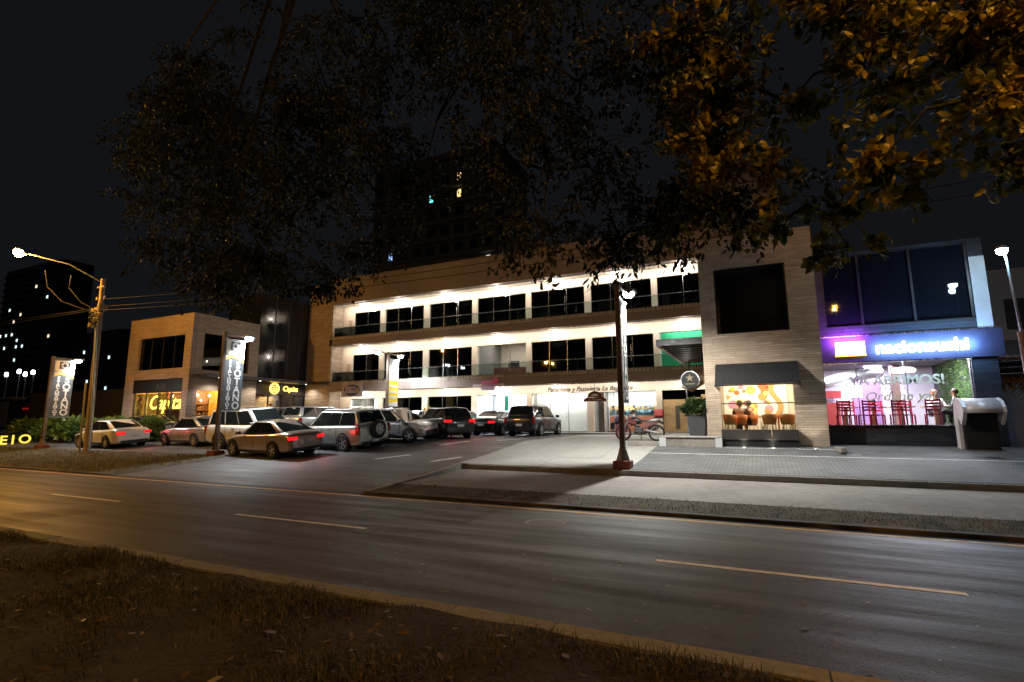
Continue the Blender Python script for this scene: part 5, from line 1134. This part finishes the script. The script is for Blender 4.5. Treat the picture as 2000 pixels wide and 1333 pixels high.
B().tube([(.40, -.36, 1.06), (.42, -.2, 1.08), (.45, 0, 1.0), (.42, .2, 1.08), (.40, .36, 1.06)], .014, 8).build('handlebar', mMC, MC)
for s_ in (-1, 1): B().cyl((.40, s_ * .3, 1.06), (.37, s_ * .42, 1.07), .02, n=8).build('grip', mMC, MC); B().tube([(.43, s_ * .22, 1.09), (.38, s_ * .3, 1.24)], .008, 6).build('mirror_stem', mMC, MC); B().obox((.38, s_ * .3, 1.27), (0, 1, 0), (1, 0, 0), (0, 0, 1), .06, .015, .035).build('mirror', mMC, MC)
tk = B(); secs = []
for (t, zt, zb, w_) in ((.42, .92, .78, .07), (.30, 1.0, .70, .15), (.12, .98, .68, .17), (-.05, .88, .68, .12)):
    secs.append([(t, w_ * cos(2 * pi * k / 12), (zt + zb) / 2 + (zt - zb) / 2 * sin(2 * pi * k / 12)) for k in range(12)])
loft(tk, secs); tk.build('tank', mMC, MC, smooth=True)
stt = B(); secs = []
for (t, zt, w_) in ((-.02, .86, .10), (-.3, .83, .14), (-.6, .88, .13), (-.82, .90, .08)):
    secs.append([(t, w_, zt - .07), (t, w_ * .9, zt), (t, -w_ * .9, zt), (t, -w_, zt - .07)])
loft(stt, secs); stt.build('seat', mMC, MC, smooth=True)
B().tube([(.42, 0, .9), (.1, 0, .62), (-.1, 0, .35), (-.3, 0, .45), (-.55, 0, .8)], .028, 8).build('frame', mMC, MC, smooth=True)
for s_ in (-.1, .1): B().tube([(-.25, s_, .42), (-.66, s_, .33)], .024, 8).build('swingarm', mGalv, MC); B().add([(-.1, s_, .62), (-.7, s_, .82), (-.72, s_, .74), (-.12, s_ * 1.1, .5)], [(0, 1, 2, 3)]).build('side_panel', mMW, MC); B().add([(.5, s_ * 1.2, .9), (.15, s_ * 1.7, .85), (.1, s_ * 1.5, .62), (.42, s_ * 1.1, .72)], [(0, 1, 2, 3)]).build('shroud', mMW, MC)
B().box(-.12, .22, -.12, .12, .32, .56).build('engine', M('engine_grey', (.07, .07, .075), .45, .5), MC, bevel=.03); B().lathe((.1, 0, .55), (.2, 0, 1), [(.09, 0), (.1, .05), (.09, .1), (.1, .14), (.08, .18)], 12).build('cylinder', mMC, MC)
B().tube([(.2, -.1, .5), (.3, -.12, .35), (.05, -.14, .27), (-.4, -.15, .42), (-.78, -.16, .6)], [.025, .025, .03, .05, .06], 8).build('exhaust', mMC, MC, smooth=True)
fd = B().tube([(.68 + .36 * cos(a), 0, .33 + .40 * sin(a)) for a in (.5, .9, 1.4, 1.9, 2.3)], .05, 6); fd.build('front_mudguard', mMW, MC, smooth=True)
B().obox((.52, 0, .95), (1, 0, -.2), (0, 1, 0), (.2, 0, 1), .04, .09, .09).build('headlight', mHeadL, MC, bevel=.02)
B().tube([(-.72, 0, .82), (-.95, 0, .70)], .05, 6).build('rear_mudguard', mMC, MC)
B().obox((-.78, 0, 1.12), (1, 0, 0), (0, 1, 0), (0, 0, 1), .19, .2, .15).build('top_box', mMR, MC, bevel=.06); B().box(-.97, -.6, -.205, .205, 1.10, 1.125).build('box_seam', mMC, MC); B().box(-.95, -.55, -.08, .08, .93, .97).build('carrier', mMC, MC)
B().cyl((-.05, .1, .35), (-.1, .32, .0), .014, n=6).build('kickstand', mMC, MC)

# ================================================================== PEOPLE (seated behind glass)
def skin_obj(name, vs, es, rad, mat, parent, sub=1):
    me = bpy.data.meshes.new(name); me.from_pydata(vs, es, []); me.materials.append(mat)
    o = bpy.data.objects.new(name, me); COL.objects.link(o); o.parent = parent
    o.modifiers.new('skin', 'SKIN'); sk = me.skin_vertices[0].data
    for i, r in enumerate(rad): sk[i].radius = r if isinstance(r, tuple) else (r, r); 
    sk[0].use_root = True
    s = o.modifiers.new('sub', 'SUBSURF'); s.levels = sub; s.render_levels = sub
    me.polygons.foreach_set('use_smooth', [True] * len(me.polygons)); o.modifiers['skin'].use_smooth_shade = True
    return o
def person(label, loc, rz, shirt, trousers, hair, skin=(.42, .24, .15), lean=.0, arm=(.25, .55)):
    P = thing('person', label, 'person', loc); ORG[P] = Vector((0, 0, 0)); P.rotation_euler.z = rz
    mS, mT, mH, mK = M('cloth_%d_%d_%d' % tuple(int(c * 99) for c in shirt), shirt, .85), M('cloth_%d_%d_%d' % tuple(int(c * 99) for c in trousers), trousers, .85), M('hair_%d' % int(hair[0] * 999), hair, .7), M('skin_%d' % int(skin[0] * 99), skin, .55)
    s = .46                                                             # seat height; facing +x, feet at x=.45
    pel = (0, 0, s + .1); ch = (lean * .6, 0, s + .42); nk = (lean, 0, s + .60); hd = (lean + .02, 0, s + .72); tp_ = (lean + .02, 0, s + .83)
    vs = [pel, (lean * .3, 0, s + .26), ch, nk, hd, tp_]; es = [(0, 1), (1, 2), (2, 3), (3, 4), (4, 5)]; rd = [(.15, .12), (.14, .11), (.17, .11), (.055, .055), (.085, .095), (.06, .07)]
    armv, arme, armr = [], [], []
    for sg_ in (1, -1):
        b = len(vs); hx, hz = arm
        vs += [(lean * .6, sg_ * .19, s + .50), (lean * .6 + hx * .35, sg_ * .25, s + .27), (lean * .6 + hx, sg_ * .14, s + hz - .28), (lean * .6 + hx + .07, sg_ * .13, s + hz - .28)]; rd += [.06, .045, .032, .036]; es += [(2, b), (b, b + 1), (b + 1, b + 2), (b + 2, b + 3)]
        for f in range(5):
            k = len(vs); oy = sg_ * (.13 - .022 * (f - 1.5)) if f < 4 else sg_ * .085; ln = (.075, .085, .08, .06, .04)[f]
            vs += [(lean * .6 + hx + .07 + ln * .6, oy, s + hz - .285), (lean * .6 + hx + .07 + ln, oy, s + hz - .305)]; rd += [.0095, .008]; es += [(b + 3, k), (k, k + 1)]
        k = len(vs); vs += [(.03, sg_ * .1, s + .07), (.44, sg_ * .12, s + .06), (.46, sg_ * .12, .08), (.60, sg_ * .13, .04)]; rd += [.085, .062, .042, .035]; es += [(0, k), (k, k + 1), (k + 1, k + 2), (k + 2, k + 3)]
    skin_obj('body', vs, es, rd, mK, P)
    tv = [(lean * .1, 0, s + .06), (lean * .3, 0, s + .26), ch, (lean * .95, 0, s + .55)]; te = [(0, 1), (1, 2), (2, 3)]; tr = [(.175, .145), (.165, .135), (.195, .135), (.075, .075)]
    for sg_ in (1, -1):
        b = len(tv); tv += [(lean * .6, sg_ * .19, s + .50), (lean * .6 + arm[0] * .35, sg_ * .25, s + .27), (lean * .6 + arm[0] * .8, sg_ * .165, s + arm[1] - .29)]; tr += [.08, .062, .05]; te += [(2, b), (b, b + 1), (b + 1, b + 2)]
    skin_obj('shirt', tv, te, tr, mS, P)
    lv = [(0, 0, s + .09)]; le = []; lr = [(.17, .14)]
    for sg_ in (1, -1):
        k = len(lv); lv += [(.04, sg_ * .1, s + .07), (.45, sg_ * .12, s + .06), (.46, sg_ * .12, .14)]; lr += [.10, .078, .06]; le += [(0, k), (k, k + 1), (k + 1, k + 2)]
    skin_obj('trousers', lv, le, lr, mT, P)
    for sg_ in (1, -1): B().obox((.54, sg_ * .13, .035), (1, 0, 0), (0, 1, 0), (0, 0, 1), .12, .045, .035).build('shoe', mBlack, P, bevel=.02)
    h0 = Vector(hd)
    hm = B(); bm_ = []
    for i in range(7):
        th = pi * .62 * i / 6; bm_.append((.108 * sin(th), .118 * cos(th)))
    hm.lathe(h0 + Vector((-.02, 0, .035)), (-.25, 0, 1), [(max(r, .001), o) for r, o in bm_], 14); hm.build('hair', mH, P, smooth=True)
    B().obox(h0 + Vector((.098, 0, -.0)), (1, 0, 0), (0, 1, 0), (0, 0, 1), .02, .012, .022).build('nose', mK, P, bevel=.008)
    for sg_ in (1, -1):
        B().obox(h0 + Vector((.085, sg_ * .035, .022)), (1, 0, 0), (0, 1, 0), (0, 0, 1), .008, .012, .006).build('eye', mBlack, P); B().obox(h0 + Vector((-.0, sg_ * .092, .0)), (1, 0, 0), (0, 1, 0), (0, 0, 1), .018, .01, .028).build('ear', mK, P, bevel=.006)
    B().obox(h0 + Vector((.082, 0, -.045)), (1, 0, 0), (0, 1, 0), (0, 0, 1), .008, .024, .005).build('mouth', M('lips', (.3, .1, .08), .5), P)
    return P
person('person in dark green, back to the café window, leaning to a companion', (-.72, 21.3, 1.2), 1.45, (.035, .045, .02), (.03, .03, .035), (.012, .01, .008), lean=.03)
person('person in red and olive sitting sideways at the café table', (-.36, 21.55, 1.2), 2.75, (.22, .05, .035), (.05, .055, .03), (.03, .018, .01), lean=.06)
person('person in a pale blue shirt sitting inside the bakery', (-7.75, 31.2, 1.1), 2.9, (.25, .34, .60), (.04, .05, .09), (.012, .01, .008))
person('person in a white top at the back of the bakery table', (-6.9, 31.4, 1.1), 3.3, (.6, .62, .68), (.06, .06, .08), (.02, .012, .008))
person('person with reddish hair in a white top by the green wall', (5.5, 22.75, 1.5), -1.2, (.7, .66, .62), (.05, .05, .06), (.16, .04, .015))
person('person in dark clothes seated at the right end of the restaurant', (5.95, 22.3, 1.5), 2.9, (.04, .045, .06), (.03, .03, .04), (.05, .025, .012))
# café chairs and tables
mOr = M('orange_shell', (.62, .20, .04), .45)
def tub_chair():
    c = thing('orange_chair', 'x', 'chair', (0, 0, 0), 0, 'orange tub chairs in the café')
    B().lathe((0, 0, .42), (0, 0, 1), [(.0, 0), (.2, 0), (.21, .03), (0, .04)], 14).build('seat', mOr, c)
    bk = B(); n = 12
    for i in range(n + 1):
        a = pi * (.5 + i / n); bk.v += [(.21 * cos(a), .21 * sin(a), .44), (.27 * cos(a), .27 * sin(a), .80 - .04 * abs(i - 6) / 6)]
    bk.f = [(2 * i, 2 * i + 2, 2 * i + 3, 2 * i + 1) for i in range(n)]
    o = bk.build('backrest', mOr, c, smooth=60, fixn=False); sm = o.modifiers.new('thick', 'SOLIDIFY'); sm.thickness = .02
    for (a, b) in ((1, 1), (1, -1), (-1, 1), (-1, -1)): B().cyl((a * .13, b * .13, .42), (a * .2, b * .2, 0), .014, n=6).build('leg', mOr, c)
    return c
tc = tub_chair()
for i, (x, y, a, lab) in enumerate(((-1.05, 20.95, 1.2, 'orange tub chair at the left end of the café window'), (-.72, 21.25, 1.5, 'orange tub chair under the person in dark green'), (-.36, 21.6, 2.75, 'orange tub chair under the person in red'), (.25, 20.95, 1.9, 'orange tub chair in the middle of the café window'), (.82, 20.95, 1.4, 'orange tub chair at the right end of the café window'))):
    c = tc if i == 0 else copy_tree(tc)
    c.location = (x, y, 1.205); c.rotation_euler.z = a; c['label'] = lab
for i, (x, y, lab) in enumerate(((-.85, 21.95, 'small café table in front of the seated couple'), (.55, 21.35, 'small café table between the right-hand orange chairs'))):
    t = thing('cafe_table', lab, 'table', (x, y, 1.2)); B().lathe((x, y, 1.9), (0, 0, 1), [(0, 0), (.3, 0), (.3, .025), (0, .025)], 18).build('table_top', M('cafe_top', (.5, .25, .1), .5), t); B().cyl((x, y, 1.22), (x, y, 1.9), .03, n=8).build('stem', mOr, t); B().lathe((x, y, 1.201), (0, 0, 1), [(0, .02), (.2, .012), (.2, 0)], 14).build('foot', mDark, t)
sp_ = thing('sill_grass_row', 'row of slim grassy plants along the café sill', 'plant', (0, 20.45, 1.2)); m_ = B()
for q in range(170):
    x = random.choice((-1.15, -.95, .02, .3, .75, .98)) + random.gauss(0, .07); L_ = random.uniform(.35, .95); dx = random.gauss(0, .09)
    m_.add([(x - .006, 20.45, 1.2), (x + .006, 20.45, 1.2), (x + dx, 20.46 + random.gauss(0, .03), 1.2 + L_)], [(0, 1, 2)])
m_.build('blades', LEAF('sill_blade', ((.10, .12, .04), (.22, .2, .09))), sp_)
bt = thing('bakery_table', 'bakery table with a red napkin box', 'table', (-7.3, 30.95, 1.1)); B().box(-7.75, -6.85, 30.8, 31.15, 1.8, 1.84).build('table_top', M('bak_top', (.35, .1, .08), .5), bt); B().box(-7.34, -7.26, 30.94, 31.02, 1.1, 1.8).build('stem', mDark, bt); B().box(-7.6, -7.45, 30.9, 31.05, 1.841, 1.95).build('napkin_box', mRed, bt)
# ================================================================== TREES (both trunks stand on the near verge, out of frame; crowns overhang the road)
mBark = M('bark', (.020, .016, .011), .9, noise=(5, .35), bump=(14, .02))
def tree(name, label, trunk, fork, clumps, leafmat, L, wd, droop, seed):
    rd = random.Random(seed); T = thing(name, label, 'tree', trunk)
    tb = B(); t0 = Vector(trunk); fk = Vector(fork)
    tb.tube([t0 - Vector((0, 0, .1)), t0.lerp(fk, .35) + Vector((.08, .05, 0)), t0.lerp(fk, .7) - Vector((.06, .04, 0)), fk], [.30, .24, .2, .17], 12)
    prim = [Vector(clumps[i][0]) for i in rd.sample(range(len(clumps)), 6)]; paths = []
    for c in prim:
        pp = [fk, fk.lerp(c, .35) + Vector((rd.gauss(0, .3), rd.gauss(0, .3), .7)), fk.lerp(c, .7) + Vector((rd.gauss(0, .3), rd.gauss(0, .3), .6)), c + Vector((0, 0, .2))]
        fine = []
        for a_, b_, c_, d_ in zip([pp[0]] + pp[:-2], pp[:-1], pp[1:], pp[2:] + [pp[-1]]):
            for u in range(6):
                t = u / 6; fine.append(.5 * ((2 * b_) + (c_ - a_) * t + (2 * a_ - 5 * b_ + 4 * c_ - d_) * t * t + (3 * b_ - a_ - 3 * c_ + d_) * t ** 3) + Vector((rd.gauss(0, .02), rd.gauss(0, .02), rd.gauss(0, .02))))
        fine.append(pp[-1]); tb.tube(fine, [.07 - .06 * i / (len(fine) - 1) for i in range(len(fine))], 7); paths.append(pp)
    nodes = [pp[1].lerp(pp[2], t) for pp in paths for t in (.2, .6)] + [pp[2].lerp(pp[3], t) for pp in paths for t in (0, .3, .6, .9)]
    for (c, r, n) in clumps:
        c = Vector(c); s0 = min(nodes, key=lambda v: (v - c).length); m = s0.lerp(c, .55) + Vector((rd.gauss(0, .15), rd.gauss(0, .15), .2))
        tb.tube([s0, m, c], [.03, .018, .006], 5); nodes += [m, c]
        for q in range(4):
            d = Vector((rd.gauss(0, 1), rd.gauss(0, 1), rd.gauss(-.1, .6))).normalized() * r * rd.uniform(.5, .9); tb.tube([c, c + d * .5 + Vector((0, 0, .06)), c + d], [.008, .006, .003], 4)
    tb.build('trunk', mBark, T, smooth=50, fixn=False)
    lf = B()
    for (c, r, n) in clumps:
        c = Vector(c); ntw = max(5, n // 16)
        for q in range(ntw):                                            # sprays of leaves along twigs
            d = Vector((rd.gauss(0, 1), rd.gauss(0, 1), rd.gauss(-.15, .65))).normalized(); a = c + d * r * rd.uniform(.05, .8); e = a + (d + Vector((rd.gauss(0, .5), rd.gauss(0, .5), rd.gauss(-droop, .4)))).normalized() * r * rd.uniform(.35, .7)
            for k in range(16):
                p = a.lerp(e, rd.random()) + Vector((rd.gauss(0, .05), rd.gauss(0, .05), rd.gauss(0, .05)))
                v = (d * .6 + Vector((rd.gauss(0, .7), rd.gauss(0, .7), rd.gauss(-droop, .6)))).normalized() * L * rd.uniform(.55, 1.35)
                s_ = v.cross(Vector((rd.gauss(0, 1), rd.gauss(0, 1), rd.gauss(0, 1)))).normalized() * wd * rd.uniform(.6, 1.25); u = v.cross(s_).normalized() * L * .10
                lf.add([p, p + v * .28 + s_ * .8, p + v * .62 + s_ * .85 - u * .3, p + v - u * 1.2, p + v * .62 - s_ * .85 - u * .3, p + v * .28 - s_ * .8, p + v * .4 + u], [(0, 1, 6), (1, 2, 6), (2, 3, 6), (3, 4, 6), (4, 5, 6), (5, 0, 6)])
    lf.build('crown', leafmat, T, fixn=False)
    return T
rt = random.Random(21); cl = []
for q in range(76):
    y = rt.uniform(6.3, 7.7); k = y / 7.; cl.append(((rt.uniform(-.7, 4.9) * k, y, 1.8 + rt.uniform(2.9, 7.6) * k), rt.uniform(.4, .75), rt.randrange(130, 260)))
for c in ((-.75, 8.0, 4.85), (-.2, 8.2, 4.75), (.5, 8.3, 4.7), (1.1, 8.0, 4.55), (1.25, 8.2, 4.15), (1.9, 7.5, 4.6), (2.6, 7.4, 4.7)): cl.append((c, .42, 130))
tree('broadleaf_tree', 'broad-leaved tree overhanging the road at the upper right', (8.6, 2.8, .05), (7.4, 5.0, 7.4), cl, LEAF('broad_leaf', ((.035, .055, .008), (.40, .29, .03)), 3.0, .4), .14, .055, .25, 31)  # gold end of the leaf ramp paints in sodium-lamp highlights
cl = []
for q in range(170):
    y = rt.uniform(6.6, 9.2); k = y / 8.; x = rt.uniform(-16., .2); lo = 3.25 + (.9 if -6.6 < x < -3.8 else 0) - (.3 if x > -2.4 else 0) + (1.2 if x < -12 else 0)
    cl.append(((x * k, y, 1.8 + (lo + rt.uniform(0, 1) ** 1.2 * (7.4 - .12 * abs(x)) ) * k), rt.uniform(.6, 1.1), rt.randrange(240, 440)))
for c in ((-1.9, 8.2, 4.75), (-2.4, 8.4, 5.1), (-1.5, 8.4, 5.0), (-8.2, 8.2, 4.85), (-8.9, 8.4, 4.9), (-9.8, 8.2, 5.1), (-2.0, 8.0, 4.5)): cl.append((c, .5, 260))
tree('feathery_tree', 'dark fine-leaved tree hanging over the upper left of the street', (-4.0, -3.0, .05), (-4.5, 5.0, 12.2), cl, LEAF('fine_leaf', ((.010, .016, .005), (.040, .037, .009)), 1.2, .35), .11, .03, .9, 32)

# ================================================================== GRASS of the near verge, and the strip across the road
rg = random.Random(9); gm = B(); gd = B()
def clump_density(x, y): return .5 + .5 * sin(1.9 * x + .7 * sin(2.3 * y)) * sin(2.7 * y + 1.1 * sin(1.3 * x))
n = 0
while n < 34000:
    y = 4.2 - abs(rg.gauss(0, 1.5)); x = rg.uniform(-13.5, 2.6)
    if y < .4 or rg.random() > .05 + .95 * clump_density(x, y) ** 2: continue
    n += 1; h = rg.uniform(.02, .065) * (.6 + .8 * clump_density(x, y)) * (1.35 if y > 3.85 else 1); a = rg.uniform(0, 2 * pi); bend = rg.uniform(.3, 1.6) * h; w_ = rg.uniform(.003, .006)
    z = vh(x, y) - .005; p = Vector((x, y, z)); t = Vector((cos(a), sin(a), 0)); s_ = Vector((-sin(a), cos(a), 0)) * w_
    (gm if rg.random() < .45 else gd).add([p - s_, p + s_, p + t * bend * .4 + Vector((0, 0, h * .75)) + s_ * .6, p + t * bend + Vector((0, 0, h)), p + t * bend * .4 + Vector((0, 0, h * .75)) - s_ * .6], [(0, 1, 2, 4), (4, 2, 3)])
gm.build('verge_grass', LEAF('grass_green', ((.03, .045, .010), (.075, .085, .02)), 6), None, label='short green grass on the verge in the foreground', cat='grass', kind='stuff', fixn=False)
gd.build('verge_grass', LEAF('grass_dry', ((.12, .085, .035), (.24, .18, .08)), 8), None, label='dry straw-coloured grass on the verge in the foreground', cat='grass', kind='stuff', fixn=False)
gm = B()
for q in range(4200):
    x = rg.uniform(-8.9, 9.5); y = rg.uniform(10.63, 11.68); z = .06 + (y - 10.6) / 1.1 * .07; h = rg.uniform(.02, .07); a = rg.uniform(0, 2 * pi); p = Vector((x, y, z)); s_ = Vector((-sin(a), cos(a), 0)) * .006
    gm.add([p - s_, p + s_, p + Vector((cos(a) * h * .6, sin(a) * h * .6, h))], [(0, 1, 2)])
for q in range(12000):
    x = rg.uniform(-42, -20.1); y = rg.uniform(10.6, 14.6); z = gz(y) + .03; h = rg.uniform(.05, .13); a = rg.uniform(0, 2 * pi); p = Vector((x, y, z)); s_ = Vector((-sin(a), cos(a), 0)) * .008
    gm.add([p - s_, p + s_, p + Vector((cos(a) * h * .6, sin(a) * h * .6, h))], [(0, 1, 2)])
gm.build('strip_grass', LEAF('grass_strip_blade', ((.08, .075, .02), (.20, .17, .06)), 3), None, label='rough grass on the strips across the road', cat='grass', kind='stuff', fixn=False)
mFall = LEAF('fallen_leaf', ((.10, .06, .02), (.22, .14, .05)), 9, .1)
lfm = B()
for q in range(240):
    x, y = rg.uniform(-11, 1.2), rg.uniform(1.2, 4.1); a = rg.uniform(0, 2 * pi); L = rg.uniform(.03, .07); p = Vector((x, y, vh(x, y) + .03)); d = Vector((cos(a), sin(a), rg.gauss(0, .25))) * L; s_ = Vector((-sin(a), cos(a), rg.gauss(0, .3))) * L * .4
    lfm.add([p - d, p + s_, p + d, p - s_], [(0, 1, 2, 3)])
for q in range(160):
    x, y = rg.uniform(-9, 2.2), 4.48 + abs(rg.gauss(0, 1.5)); a = rg.uniform(0, 2 * pi); L = rg.uniform(.02, .05); p = Vector((x, min(y, 9.8), .012)); d = Vector((cos(a), sin(a), rg.gauss(0, .1))) * L; s_ = Vector((-sin(a), cos(a), .1)) * L * .4
    lfm.add([p - d, p + s_, p + d, p - s_], [(0, 1, 2, 3)])
lfm.build('fallen_leaves', mFall, None, label='scattered fallen leaves on the verge and asphalt', cat='leaves', kind='stuff', fixn=False)
